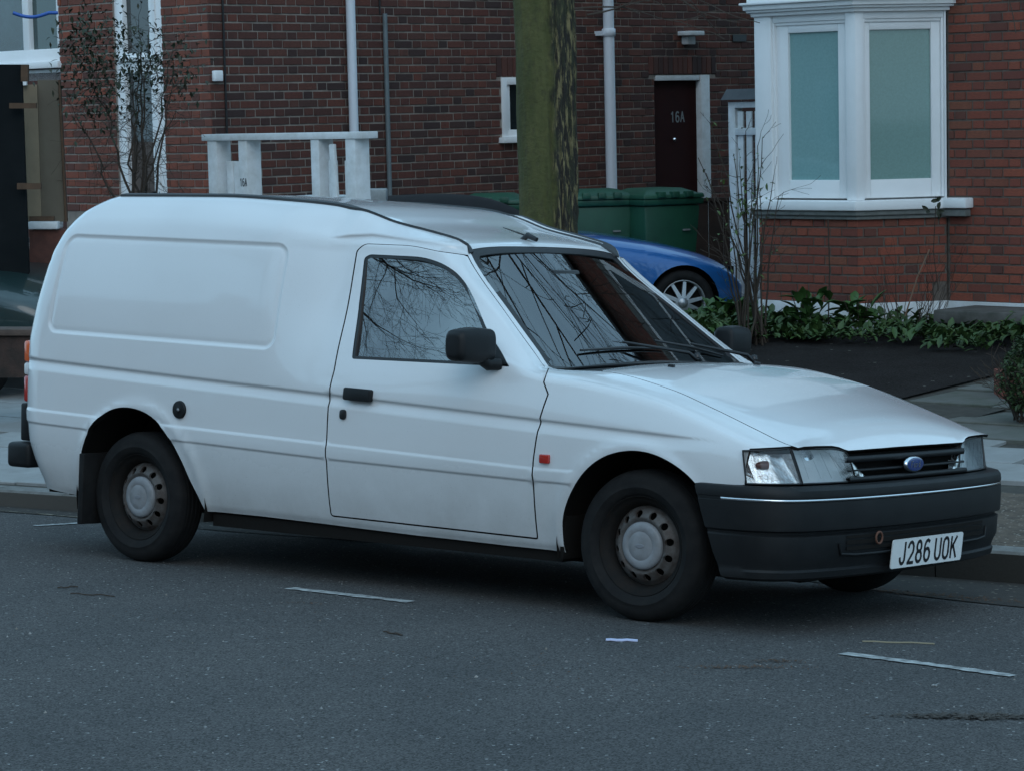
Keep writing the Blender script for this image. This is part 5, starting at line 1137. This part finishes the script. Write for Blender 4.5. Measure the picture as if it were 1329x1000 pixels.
# ---- wheelie bins
def wheelie():
    t = empty('wheelie_bin')
    pr = lambda w0, d0, w1, d1: [(-w0/2, -d0/2), (w0/2, -d0/2), (w0/2, d0/2), (-w0/2, d0/2)]
    def frus(m, w0, d0, z0, w1, d1, z1):
        a = [(x, y, z0) for x, y in pr(w0, d0, 0, 0)]+[(x, y, z1) for x, y in pr(w1, d1, 0, 0)]; m.add(a, [(0, 3, 2, 1), (4, 5, 6, 7), (0, 1, 5, 4), (1, 2, 6, 5), (2, 3, 7, 6), (3, 0, 4, 7)])
    m = MB(); frus(m, .46, .52, .06, .57, .66, .93); m.build('bin_body', BINM, t, bevel=.03); m = MB(); frus(m, .60, .70, .93, .61, .72, .985); m.build('bin_rim', BINM, t, bevel=.012)
    m = MB(); frus(m, .62, .74, .987, .60, .72, 1.03); frus(m, .56, .62, 1.029, .34, .40, 1.075); m.build('bin_lid', BINM, t, bevel=.014)
    m = MB(); m.tube([(-.30, .37, .99), (-.30, .43, .99), (.30, .43, .99), (.30, .37, .99)], .018, 8); m.build('bin_handle', BINM, t)
    for x in (-.14, 0, .14): MB().box((x-.035, -.40, 1.0), (x+.035, -.33, 1.05)).build('lid_lug', BINM, t, bevel=.006)
    for s_ in (-1, 1): MB().lathe([(.001, -.02), (.09, -.02), (.10, -.01), (.10, .01), (.09, .02), (.001, .02)], 18, Matrix.Translation((s_*.27, .27, .10)) @ Matrix.Rotation(R(90), 4, 'Z')).build('bin_wheel', RUB, t)
    MB().box((.10, -.335, .70), (.17, -.320, .715)).build('bin_stamp', STONE, t)
    return t
def copy_tree(o, parent=None):
    c = o.copy(); COL.objects.link(c); c.parent = parent
    for ch in list(o.children): copy_tree(ch, c)
    return c
b0 = wheelie()
for i, (px, Z, rz, lab) in enumerate(((850, 24.0, 1.15, 'green wheelie bin nearest the maroon door, right of the pale pipe'), (772, 24.1, .85, 'green wheelie bin just right of the tree trunk'), (640, 23.6, .6, 'green wheelie bin left of the tree trunk behind the black soft top'))):
    b = b0 if i == 0 else copy_tree(b0); p = at(px, 300, Z); b.location = (p.x, p.y, pave_z(p.x, p.y)-.005); b.rotation_euler = (0, 0, rz); tag(b, lab, 'bin', 'green wheelie bins between the houses')
# ---- background cars
def car(name, label, body_mt, loc, rz, prof, wheels, wr_, roof=None, roof_mt=None, glass_p=None, width=1.68, alloy=True, scale=1):
    """prof: side outline (x, z) closed, nose at +x; wheels: x positions"""
    t = empty(name, loc, rz); t.scale = (scale,)*3; tag(t, label, 'car'); hw = width/2
    # outline with arch cut-outs
    out = []; n = len(prof)
    low = min(p[1] for p in prof)
    pts = cm(prof, 5)
    bottom = []
    for xw in sorted(wheels):
        rr_ = wr_*1.17; a0 = math.acos(max(-1, min(1, 1))) 
        bottom += [(xw+rr_*math.cos(a), wr_+rr_*math.sin(a)) for a in np.linspace(math.pi+.35, -.35, 18)]
    poly = pts+[(pts[-1][0], low)]+[p for p in reversed(bottom) if True] if False else pts
    # side surface as grid of columns: bottom profile zb(x), top profile zt(x)
    xs = np.array(sorted(set(np.round(np.linspace(pts[0][0], pts[-1][0], 90), 4)))); tx = np.array([p[0] for p in pts]); tz = np.array([p[1] for p in pts]); zt = np.interp(xs, tx, tz)
    def zb(x):
        for xw in wheels:
            r_ = wr_*1.16
            if abs(x-xw) < r_: return max(low, wr_+math.sqrt(r_*r_-(x-xw)**2)*1.0)
        return low
    xs = np.array(sorted(list(xs)+[xw+s_*wr_*1.1599 for xw in wheels for s_ in (-1, 1)]+[xw+s_*wr_*1.13 for xw in wheels for s_ in (-1, 1)])); zt = np.interp(xs, tx, tz)
    m = MB(); K = 9; rows = []
    x0, x1 = xs[0], xs[-1]
    for x, top in zip(xs, zt):
        e = min(1, (x1-x)/.55, (x-x0)/.45); pl = hw-.30*(1-math.sqrt(max(0, 1-(1-e)**2))) ; b = min(zb(x), top-.02); row = []
        fl = max([.045*math.exp(-((x-xw)/(wr_*1.3))**2) for xw in wheels])
        for k in range(K):
            s_ = k/(K-1); z = lerp(b, top, 1-(1-s_)**1.6); h = (z-low)/max(.01, top-low); y = (pl+fl*(1-h))*(1-.10*max(0, .3-h)) if h < .72 else (pl+fl*(1-h))-.17*((h-.72)/.28)**2.2
            row.append((x, -y, z))
        row += [(x, -hw*.55, top+.018), (x, 0, top+.03)]; rows.append(row)
    W = len(rows[0]); NR = len(rows)
    for sg in (1, -1):
        vs = [(a, b*sg, c) for r_ in rows for a, b, c in r_]; m.add(vs, [(i*W+j, (i+1)*W+j, (i+1)*W+j+1, i*W+j+1) for i in range(NR-1) for j in range(W-1)], True)
        m.add([rows[0][j] if sg > 0 else (rows[0][j][0], -rows[0][j][1], rows[0][j][2]) for j in range(W)], [tuple(range(W))]); m.add([(rows[-1][j][0], rows[-1][j][1]*sg, rows[-1][j][2]) for j in range(W)], [tuple(range(W))])
    bo = m.build('car_body', body_mt, t); bo.data.set_sharp_from_angle(angle=R(50))
    MB().box((x0+.1, -hw+.22, low-.03), (x1-.1, hw-.22, .55)).build('underbody', UNDER, t)
    if roof:
        q = cm(roof, 4); m = MB(); rows = []
        for x, z in q:
            rows.append([(x, -hw+.16, .70), (x, -hw+.20+.10*max(0, z-.8), lerp(.70, z, .75)), (x, -hw+.34, z-.01), (x, 0, z+.02), (x, hw-.34, z-.01), (x, hw-.20-.10*max(0, z-.8), lerp(.70, z, .75)), (x, hw-.16, .70)])
        m.add([p for r_ in rows for p in r_], [(i*7+j, (i+1)*7+j, (i+1)*7+j+1, i*7+j+1) for i in range(len(rows)-1) for j in range(6)], True); m.build('car_roof', roof_mt, t)
    if glass_p:
        for sg in (-1, 1):
            a = sg*(hw-.165); MB().add([(x, a-sg*.06*max(0, z-.8)/.4, z) for x, z in glass_p], [tuple(range(len(glass_p)))]).build('car_window', DARKG, t)
    for xw in wheels:
        for sg in (-1, 1):
            wh = empty('car_wheel', (xw, sg*(hw-.10), wr_), 0 if sg < 0 else math.pi, t)
            MB().lathe([(wr_*.70, -.07), (wr_*.74, -.095), (wr_*.95, -.09), (wr_, -.06), (wr_, .08), (wr_*.7, .08)], 40).build('tyre', RUB, wh)
            MB().lathe([(wr_*.70, -.07), (wr_*.71, -.085), (wr_*.675, -.088), (wr_*.65, -.06), (wr_*.63, .05)], 40).build('rim', ALLOY, wh)
            m = MB()
            for k in range(10):
                a = 2*math.pi*k/10+.2; ca, sa = math.cos(a), math.sin(a); pa, pb = Vector((wr_*.14*ca, -.075, wr_*.14*sa)), Vector((wr_*.66*ca, -.062, wr_*.66*sa)); sd_ = Vector((-sa, 0, ca))
                m.add([pa+sd_*.018, pa-sd_*.018, pb-sd_*.013, pb+sd_*.013]+[p+Vector((0, .03, 0)) for p in (pa+sd_*.018, pa-sd_*.018, pb-sd_*.013, pb+sd_*.013)], [(0, 1, 2, 3), (7, 6, 5, 4), (0, 4, 5, 1), (1, 5, 6, 2), (2, 6, 7, 3), (3, 7, 4, 0)])
            m.build('spokes', ALLOY, wh)['kind'] = 'stuff'; MB().lathe([(.001, -.085), (wr_*.15, -.083), (wr_*.18, -.06)], 16).build('wheel_hub', ALLOY, wh); MB().lathe([(.001, -.02), (wr_*.63, -.02)], 24).build('brake_disc', UNDER, wh)
    return t
ALLOY = mat('alloy', (.42, .44, .46), .35, metal=.7); BLUEP = mat('metallic_blue', (.010, .115, .36), .3, metal=.2, coat=1, noise=(2, .3), alt=(.008, .08, .26)); GREENP = mat('dark_green_paint', (.012, .03, .03), .35, coat=1); SOFT = mat('soft_top_cloth', (.012, .012, .014), .95, noise=(9, .5))
pw_ = at(881, 392, 22.5); zz = pave_z(pw_.x, pw_.y)
hd = math.atan2(.766*0+(.639*math.cos(R(12))+.769*math.sin(R(12))), .769*math.cos(R(12))-.639*math.sin(R(12)))
wr0 = .272
blue = car('parked_car', 'blue soft top roadster with spoked alloy wheels parked between the houses', BLUEP, (0, 0, 0), hd,
    [(-3.6, .42), (-3.5, .72), (-3.1, .84), (-2.6, .86), (-2.0, .86), (-1.2, .86), (-.75, .84), (-.45, .80), (-.15, .745), (.12, .68), (.34, .60), (.50, .50), (.58, .40), (.60, .26)], (0.0, -2.30), wr0,
    roof=[(-3.3, .84), (-3.15, 1.02), (-2.7, 1.15), (-2.2, 1.19), (-1.7, 1.18), (-1.4, 1.12), (-1.2, 1.02), (-.80, .80)], roof_mt=SOFT, glass_p=[(-2.1, .84), (-1.95, 1.0), (-1.6, 1.08), (-1.3, 1.0), (-.95, .84)], width=1.66)
hv = Vector((math.cos(hd), math.sin(hd), 0)); nv = Vector((hv.y, -hv.x, 0)); pos = Vector((pw_.x, pw_.y, 0))-nv*(.83-.16); blue.location = (pos.x, pos.y, pw_.z-wr0)
pg = at(5, 400, 19.6)
car('parked_car', 'dark green car glimpsed at the left edge behind the van', GREENP, (pg.x-.2, pg.y+.5, pave_z(pg.x, pg.y)), HA+R(8), [(-3.0, .5), (-2.9, .85), (-2.4, .93), (-1.5, .95), (-.6, .93), (0, .90), (.4, .82), (.75, .66), (.8, .35)], (0.1, -2.35), .30,
    roof=[(-2.7, .9), (-2.3, 1.3), (-1.6, 1.38), (-1.0, 1.33), (-.4, .93)], roof_mt=DARKG, width=1.68)
# ------------------------------------------------------------------ trees
def branches(mb, p, d, L_, r, depth, q, up=.12, wig=.16, split=(2, 4), side=True, minr=.003, ns=5, step=None):
    """one limb as a tapering tube, then its children"""
    n = max(3, int(L_/(step or .22))); pts = [p.copy()]; rad = [r]; dd = d.copy()
    for i in range(n):
        dd = (dd+Vector((q.gauss(0, wig), q.gauss(0, wig), q.gauss(0, wig)+up*.3))*(1.0 if i else .3)).normalized(); pts.append(pts[-1]+dd*(L_/n)); rad.append(max(minr, r*(1-.62*(i+1)/n)))
    mb.tube(pts, rad, ns if r > .02 else (4 if r > .008 else 3), False)
    if depth <= 0: return
    k = q.randint(*split)
    for j in range(k):
        i = q.randint(max(1, n//3), n); a = q.uniform(0, 2*math.pi); t = (pts[i]-pts[i-1]).normalized(); o = t.orthogonal().normalized(); o2 = t.cross(o); s_ = o*math.cos(a)+o2*math.sin(a); an = q.uniform(.35, .95)
        branches(mb, pts[i], (t*math.cos(an)+s_*math.sin(an)+Vector((0, 0, up))).normalized(), L_*q.uniform(.5, .8), rad[i]*q.uniform(.5, .72), depth-1, q, up, wig, split, side, minr, ns, step)
    branches(mb, pts[-1], dd, L_*q.uniform(.55, .75), rad[-1], depth-1, q, up, wig, split, side, minr, ns, step)
ST = empty('street_tree', (0, 0, 0)); tag(ST, 'bare street tree with a mossy trunk standing behind the van', 'tree')
tb_ = at(713, 330, 14.5); tp_ = at(705, 0, 14.5)
gz = pave_z(tb_.x, tb_.y); n = 60; rows = 70; vs = []; qn = random.Random(5); ph = [qn.uniform(0, 6.28) for _ in range(12)]
ax_ = (tp_-tb_); base_ = tb_+ax_*((gz-.05-tb_.z)/ax_.z); top_ = tb_+ax_*((4.6-tb_.z)/ax_.z)
camdir = Vector((-_d.x, -_d.y, 0)).normalized(); rgt = Vector((_r.x, _r.y, 0)).normalized()
def knot(a, z): return 0
MI = []
for i in range(rows+1):
    t = i/rows; c = base_.lerp(top_, t); z = c.z
    r0 = .149+.06*math.exp(-(z-gz)/.25)+(.010*(z-1.3)/1.0)*(z > 1.3)*(1 if z < 2.6 else 0)+(.013 if z >= 2.6 else 0)
    for k in range(n*2):
        a = 2*math.pi*k/(n*2); dv = rgt*math.cos(a)+camdir*math.sin(a)
        rough = smooth(-.15, .35, math.cos(a)*1.0+.12)   # ridged side to the right
        rid = sum(math.sin(a*f+p_+1.1*math.sin(z*g+p_))*w_ for f, g, w_, p_ in ((23, 3.1, .5, ph[0]), (31, 4.3, .4, ph[1]), (47, 6.1, .3, ph[2]), (17, 2.0, .4, ph[3])))
        fr = sum(math.sin(z*f+a*g+p_)*.35 for f, g, p_ in ((38, 9, ph[4]), (61, -13, ph[5]), (90, 21, ph[6])))
        kn = -.014*math.exp(-((a-2.05)/.16)**2-((z-2.0)/.05)**2)+.008*math.exp(-((a-2.05)/.3)**2-((z-2.04)/.03)**2)
        wob = .005*math.sin(a*2+z*1.3)+.004*math.sin(a*3-z*2.7+1)+.0025*math.sin(z*9+a); rr_ = r0+wob+float(rough)*.0085*(rid*1.2+fr*.9)+(1-float(rough))*.0026*(rid*.6+fr)+kn; vs.append(tuple(c+dv*rr_))
m = MB(); m.add(vs, [(i*2*n+k, i*2*n+(k+1) % (2*n), (i+1)*2*n+(k+1) % (2*n), (i+1)*2*n+k) for i in range(rows) for k in range(2*n)], True)
def bark_mat():
    mt = mat('bark_trunk', (.1, .09, .05), .95, bump=(38, .020)); t = mt.node_tree; N = t.nodes; Lk = t.links.new; b = N['Principled BSDF']; tc = N.new('ShaderNodeTexCoord')
    sp = N.new('ShaderNodeVectorMath'); sp.operation = 'DOT_PRODUCT'; sp.inputs[1].default_value = (rgt.x, rgt.y, 0); ge = N.new('ShaderNodeNewGeometry'); 
    # distance from the trunk axis towards the ridged side
    su = N.new('ShaderNodeVectorMath'); su.operation = 'SUBTRACT'; su.inputs[1].default_value = (tb_.x, tb_.y, 0); Lk(tc.outputs['Object'], su.inputs[0]); Lk(su.outputs[0], sp.inputs[0])
    mr = N.new('ShaderNodeMapRange'); mr.inputs['From Min'].default_value = .02; mr.inputs['From Max'].default_value = .055; _nz = N.new('ShaderNodeTexNoise'); _nz.inputs['Scale'].default_value = 9; _nz.inputs['Detail'].default_value = 5; Lk(tc.outputs['Object'], _nz.inputs['Vector']); _ma = N.new('ShaderNodeMath'); _ma.operation = 'MULTIPLY_ADD'; _ma.inputs[1].default_value = .14; Lk(_nz.outputs['Fac'], _ma.inputs[0]); _mb = N.new('ShaderNodeMath'); _mb.operation = 'SUBTRACT'; _mb.inputs[1].default_value = .07; Lk(_ma.outputs[0], _mb.inputs[0]); Lk(sp.outputs['Value'], _ma.inputs[2]); Lk(_mb.outputs[0], mr.inputs['Value'])
    def strip(sc, lo, hi):
        mp = N.new('ShaderNodeMapping'); mp.inputs['Scale'].default_value = sc; Lk(tc.outputs['Object'], mp.inputs['Vector']); nz = N.new('ShaderNodeTexNoise'); nz.inputs['Scale'].default_value = 1; nz.inputs['Detail'].default_value = 6; nz.inputs['Roughness'].default_value = .7; Lk(mp.outputs[0], nz.inputs['Vector'])
        r_ = N.new('ShaderNodeMapRange'); r_.inputs['From Min'].default_value = lo; r_.inputs['From Max'].default_value = hi; Lk(nz.outputs['Fac'], r_.inputs['Value']); return r_.outputs[0]
    def mix(f, a, bb):
        x_ = N.new('ShaderNodeMix'); x_.data_type = 'RGBA'; Lk(f, x_.inputs['Factor'])
        for s_, v in (('A', a), ('B', bb)):
            if isinstance(v, tuple): x_.inputs[s_].default_value = (*v, 1)
            else: Lk(v, x_.inputs[s_])
        return x_.outputs['Result']
    green = mix(strip((9, 9, 3.5), .35, .68), (.058, .064, .018), (.11, .105, .036)); green = mix(strip((30, 30, 16), .5, .75), green, (.05, .045, .02))
    rid = mix(strip((60, 60, 7), .50, .60), (.020, .017, .013), (.21, .17, .08)); rid = mix(strip((18, 18, 5), .48, .66), rid, (.035, .04, .018))
    Lk(mix(mr.outputs[0], green, rid), b.inputs['Base Color']); return mt
m.build('trunk', bark_mat(), ST)
q = random.Random(21); m = MB()
for k in range(11):
    a = k*.9+.3; branches(m, top_-Vector((0, 0, .5*q.random())), Vector((math.cos(a)*.75, math.sin(a)*.75, (.7))).normalized(), 2.3, .075, 4, q, up=.10, split=(2, 3), step=.28, minr=.005)
for tx, ty, tz_ in ((1.7, 2.4, 1.1), (1.2, 2.9, .35), (2.0, 2.0, .7), (.7, 3.0, .9)):
    branches(m, top_-Vector((0, 0, .3)), Vector((tx, ty, tz_)).normalized(), 2.9, .040, 4, q, up=.04, wig=.10, split=(2, 4), step=.28, minr=.0035)
cr_ = m.build('crown', TWIG, ST)
m = MB()   # low twigs reaching across the top of the picture
for px, py, L_ in ((745, 12, .42), (758, -6, .5), (762, 20, .3)):
    branches(m, at(px, py, 14.4), (rgt+Vector((0, 0, .12))).normalized(), L_, .008, 2, q, up=0, split=(1, 2), step=.07)
m.build('low_twigs', TWIG, ST)
# trees and houses across the road, mirrored in the van's glass and paint
def bare_tree(loc, h, seed, label, lean=(0, 0), r=.16):
    t = empty('bare_tree', loc); tag(t, label, 'tree', 'bare trees across the road'); q = random.Random(seed); m = MB(); top = Vector((lean[0], lean[1], h*.42)); m.tube([(0, 0, -.2), Vector(top)*.5, top], [r*1.3, r, r*.8], 12); m.build('trunk', BARK, t)
    m = MB()
    for k in range(8):
        a = k*.8+q.random(); branches(m, top-Vector((0, 0, q.random()*.8)), Vector((math.cos(a)*.8, math.sin(a)*.8, .75)).normalized(), h*.22, r*.42, 4, q, up=.08, split=(2, 4), step=.35, minr=.004)
    m.build('crown', TWIG, t); return t
bare_tree((-10.6, -9.9, .2), 13, 31, 'bare tree across the road nearest the van tail, out of frame', r=.2)
bare_tree((-2.0, -11.2, .2), 10, 33, 'bare tree across the road level with the van door, out of frame')
OPB = mat('opposite_brick', (.36, .17, .10), .9, noise=(5, .6)); OPR = mat('opposite_tiles', (.22, .10, .07), .85, noise=(8, .6))
for i in range(5):
    h = empty('terraced_house', (-34+i*9.5, -19.5, 0)); tag(h, ['first', 'second', 'third', 'fourth', 'fifth'][i]+' orange brick terraced house from the left across the road, out of frame', 'house', 'houses across the road')
    lbox(h, 'front_wall', OPB, (0, -7, -.2), (9.3, 0, 5.6)); MB().prism([(.6, 5.6), (-7.6, 5.6), (-3.5, 8.6)], 0, -.0, 9.3).build('roof', OPR, h); lbox(h, 'chimney', OPB, (8.2, -3.9, 8.0), (9.0, -3.0, 9.7))
    for x in (1.3, 5.9):
        for z in (1.0, 3.7):
            w_ = lbox(h, 'window', WHT, (x, .001, z), (x+1.6, .06, z+1.5)); lbox(w_, 'pane', DARKG, (x+.12, .061, z+.12), (x+1.48, .07, z+1.38))
    lbox(h, 'door', DOORM, (4.1, .001, 0), (5.0, .06, 2.1))
# ------------------------------------------------------------------ plants
def leaf(mb, c, d, up, L_, w_, fold=.25, seg=3):
    d = d.normalized(); s_ = d.cross(up); s_ = s_.normalized() if s_.length > 1e-3 else d.orthogonal().normalized(); n_ = s_.cross(d); pts = []
    for i in range(seg+1):
        t = i/seg; ww = w_*math.sin(math.pi*min(.97, t*.93+.04))**.8; cc = c+d*(L_*t)-n_*(L_*.25*t*t)
        pts += [cc-s_*ww/2+n_*ww*fold, cc, cc+s_*ww/2+n_*ww*fold]
    mb.add(pts, [(3*i+j, 3*i+j+1, 3*i+j+4, 3*i+j+3) for i in range(seg) for j in range(2)], True)
q = random.Random(77)
def bedpt(u, v): return Vector((-4.435, 9.689, 0))+F3*u+G3*v
def clump(c, n, h, ls, q, mb):
    for _ in range(n):
        a = q.uniform(0, 6.28); el = q.uniform(.15, 1.2); d = Vector((math.cos(a)*math.cos(el), math.sin(a)*math.cos(el), math.sin(el))); hh = h*q.uniform(.1, .9)
        leaf(mb, c+Vector((q.gauss(0, .09), q.gauss(0, .09), hh*.6)), d, Vector((0, 0, 1)), ls*q.uniform(.6, 1.3), ls*q.uniform(.35, .6))
m = MB()
for _ in range(150):
    u = q.uniform(-2.55, .95); v = q.uniform(-1.5, -.72 if -1.9 < u < -.6 else -.25); c = bedpt(u, v); c.z = pave_z(c.x, c.y)+.02
    clump(c, 15, .15+.07*math.sin(u*5+v*3), q.choice([.06, .08, .10]), q, m)
for _ in range(60):
    c = at(q.uniform(905, 960), 410, q.uniform(20.3, 21.5)); c.z = pave_z(c.x, c.y)+.02; clump(c, 12, .22, .09, q, m)
o = link('ground_cover', m.mesh('ground_cover'), LEAFG); o.data.set_sharp_from_angle(angle=R(60)); tag(o, 'low broad leaved green plants filling the bed under the bay window', kind='stuff')
for i, (u, v, h, lab) in enumerate(((-1.0, -1.05, .42, 'tallest leafy dock plant in the bed, left of the air brick'), (-.55, -.95, .36, 'leafy plant in the bed right of the tallest one'), (-1.75, -1.1, .30, 'small leafy clump in the bed below the left pane'))):
    m = MB(); c = bedpt(u, v); c.z = pave_z(c.x, c.y); e = empty('leafy_plant', c); tag(e, lab, 'plant'); clump(Vector((0, 0, .05)), 46, h, .16, q, m); o = link('leaves', m.mesh('leaves'), mat('dock_leaf', (.055, .12, .03), .45, noise=(5, .6), alt=(.03, .07, .02)), e); o['kind'] = 'stuff'
    m = MB(); [m.tube([(0, 0, 0), (q.gauss(0, .06), q.gauss(0, .06), h*.8)], .004, 4) for _ in range(7)]; m.build('stems', TWIG, e)
# dry canes against the bay wall
e = empty('dry_canes', bedpt(-.35, -.62)); e.location.z = .2; tag(e, 'dry brown canes leaning against the brickwork under the right pane', 'plant'); m = MB()
for i in range(26):
    x = q.uniform(-.45, .45); branches(m, Vector((x*.5, q.uniform(-.1, .1), 0)), Vector((x*.9, q.uniform(-.2, .2), .8)).normalized(), q.uniform(.25, .5), .004, 1, q, up=.02, split=(1, 2), step=.08, minr=.0015)
m.build('canes', TWIG, e); MB().tube([(.05, -.1, .1), (.16, -.1, .40), (.26, -.08, .62)], .006, 5).build('pale_cane', mat('pale_cane', (.25, .15, .10), .8), e); MB().tube([(-.62, -.15, 0), (-.60, -.15, .45), (-.61, -.15, .85)], .006, 5).build('cane', TWIG, e)
m = MB(); [leaf(m, Vector((.28+q.gauss(0, .05), -.05, .92+q.gauss(0, .05))), Vector((q.gauss(0, 1), q.gauss(0, .3), q.gauss(0, 1))), Vector((0, -1, 0)), .06, .035) for _ in range(9)]; link('leaves', m.mesh('leaves'), LEAFD, e)['kind'] = 'stuff'
MB().tube([(.30, -.02, .3), (.27, -.04, .6), (.30, -.05, .95)], .004, 4).build('stem', TWIG, e)
# rose-like shrub by the gate
sb = at(972, 408, 20.6); sb.z = pave_z(sb.x, sb.y); SH = empty('bare_shrub', sb); tag(SH, 'half bare rose shrub with long stems in front of the white gate', 'shrub'); m = MB(); lf = MB()
tips = [(905, 205), (915, 225), (922, 160), (938, 240), (950, 200), (960, 215), (968, 170), (975, 235), (985, 190), (992, 180), (1003, 235), (1011, 255), (978, 280), (996, 300), (945, 290), (930, 310), (988, 250), (962, 330)]
for (px, py) in tips:
    e_ = at(px, py, 20.6+q.uniform(-.25, .25))-sb; b_ = Vector((q.gauss(0, .07), q.gauss(0, .07), 0)); mid = b_.lerp(e_, .5)+Vector((-(e_.x)*.25, -(e_.y)*.25, 0)); pts = []
    for i in range(9):
        t = i/8; pts.append((1-t)**2*b_+2*t*(1-t)*mid+t*t*e_+Vector((q.gauss(0, .008), q.gauss(0, .008), 0)))
    m.tube(pts, [.010*(1-.7*i/8) for i in range(9)], 5, False)
    for i in range(3, 9):
        if q.random() < .8: branches(m, pts[i], (pts[i]-pts[i-1]).normalized()+Vector((q.gauss(0, .7), q.gauss(0, .7), q.gauss(0, .3))), q.uniform(.06, .22), .003, 1, q, up=.1, split=(0, 2), step=.05, minr=.0015)
    for i in range(5, 9):
        for _ in range(q.choice([0, 1, 3])): leaf(lf, pts[i]+Vector((q.gauss(0, .03), q.gauss(0, .03), q.gauss(0, .03))), Vector((q.gauss(0, 1), q.gauss(0, 1), q.gauss(0, .6))), Vector((0, 0, 1)), q.uniform(.025, .055), .022)
for _ in range(60):
    c = at(q.gauss(973, 11), q.gauss(268, 14), 20.6)-sb; leaf(lf, c, Vector((q.gauss(0, 1), q.gauss(0, 1), q.gauss(0, .6))), Vector((0, 0, 1)), q.uniform(.03, .06), .024)
m.build('stems', TWIG, SH); link('leaves', lf.mesh('leaves'), mat('spring_leaf', (.09, .15, .035), .5, noise=(6, .6), alt=(.05, .08, .02)), SH)['kind'] = 'stuff'
# climber on the front of the left house
cb = LH.matrix_basis @ Vector((-1.0, -.75, 0)); cb.z = .1; CL = empty('climbing_shrub', cb); tag(CL, 'straggly dark climber hanging over the left house door frame', 'shrub'); m = MB(); lf = MB()
for k in range(10):
    px0 = q.uniform(165, 195); tx, ty = q.choice([(100, 30), (120, 60), (95, 100), (150, 45), (185, 40), (205, 90), (140, 120), (215, 130), (170, 100), (110, 140), (195, 70), (230, 60), (130, 20), (200, 150), (95, 150), (178, 20)])
    e_ = at(tx+q.gauss(0, 12), ty+q.gauss(0, 14), 19.9+q.uniform(-.2, .2))-cb; b_ = at(px0, 300, 20.0)-cb; mid = b_.lerp(e_, .55)+Vector((0, 0, q.uniform(-.1, .25))); pts = [((1-t)**2*b_+2*t*(1-t)*mid+t*t*e_)+Vector((q.gauss(0, .015), q.gauss(0, .015), q.gauss(0, .01))) for t in [k_/11 for k_ in range(12)]]
    m.tube(pts, [.012*(1-.75*i/11) for i in range(12)], 5, False)
    for i in range(3, 12):
        for _ in range(2): branches(m, pts[i], Vector((q.gauss(0, 1), q.gauss(0, 1), q.gauss(.0, .7))).normalized(), q.uniform(.08, .35), .003, 1, q, up=-.05, split=(1, 3), step=.06, minr=.0014)
def leafcloud(n, cx, cy, sx, sy):
    for _ in range(n):
        c = at(q.gauss(cx, sx), q.gauss(cy, sy), 19.95+q.gauss(0, .16))-cb; leaf(lf, c, Vector((q.gauss(0, 1), q.gauss(0, 1), q.gauss(-.3, .7))), Vector((0, 0, 1)), q.uniform(.025, .062), q.uniform(.016, .032), seg=2)
leafcloud(420, 112, 58, 20, 30); leafcloud(260, 150, 85, 26, 32); leafcloud(160, 182, 95, 22, 26); leafcloud(120, 205, 85, 12, 30); leafcloud(200, 125, 130, 24, 20); leafcloud(60, 160, 40, 14, 10); leafcloud(130, 235, 90, 14, 30)
m.build('stems', TWIG, CL); link('leaves', lf.mesh('leaves'), LEAFD, CL)['kind'] = 'stuff'
# bush at the right edge
bc = at(1336, 548, 16.2); bc.z = pave_z(bc.x, bc.y); BU = empty('bush', bc); tag(BU, 'small dense green bush growing on the paving at the right edge', 'bush'); m = MB(); lf = MB()
for _ in range(26): branches(m, Vector((q.gauss(0, .05), q.gauss(0, .05), 0)), Vector((q.gauss(0, .5), q.gauss(0, .5), 1)).normalized(), q.uniform(.15, .28), .006, 2, q, up=.1, split=(1, 3), step=.06, minr=.002)
for _ in range(1500):
    a = q.uniform(0, 6.28); rr_ = .21*math.sqrt(q.random())*(1+.25*math.sin(a*3)); z = q.uniform(.06, .50); k_ = 1-abs(z-.26)/.34; c = Vector((math.cos(a)*rr_*max(.3, k_)*1.1, math.sin(a)*rr_*max(.3, k_)*1.1, z)); leaf(lf, c, Vector((c.x+q.gauss(0, .1), c.y+q.gauss(0, .1), q.gauss(.05, .12))), Vector((0, 0, 1)), q.uniform(.022, .045), .024, seg=2)
for _ in range(240):
    c = at(q.gauss(1322, 8), q.gauss(474, 9), 17.0)-bc; leaf(lf, c, Vector((q.gauss(0, 1), q.gauss(0, 1), q.gauss(0, .6))), Vector((0, 0, 1)), q.uniform(.03, .05), .026, seg=2)
m.build('stems', TWIG, BU); link('leaves', lf.mesh('leaves'), LEAFB, BU)['kind'] = 'stuff'
PR = empty('brick_pier', (0, 0, 0)); tag(PR, 'stub of dark brick garden pier behind the bush at the right edge', 'pier'); fb('pier_body', BRL, 1301, 1345, 484, 575, 17.2, .3, PR, 0)
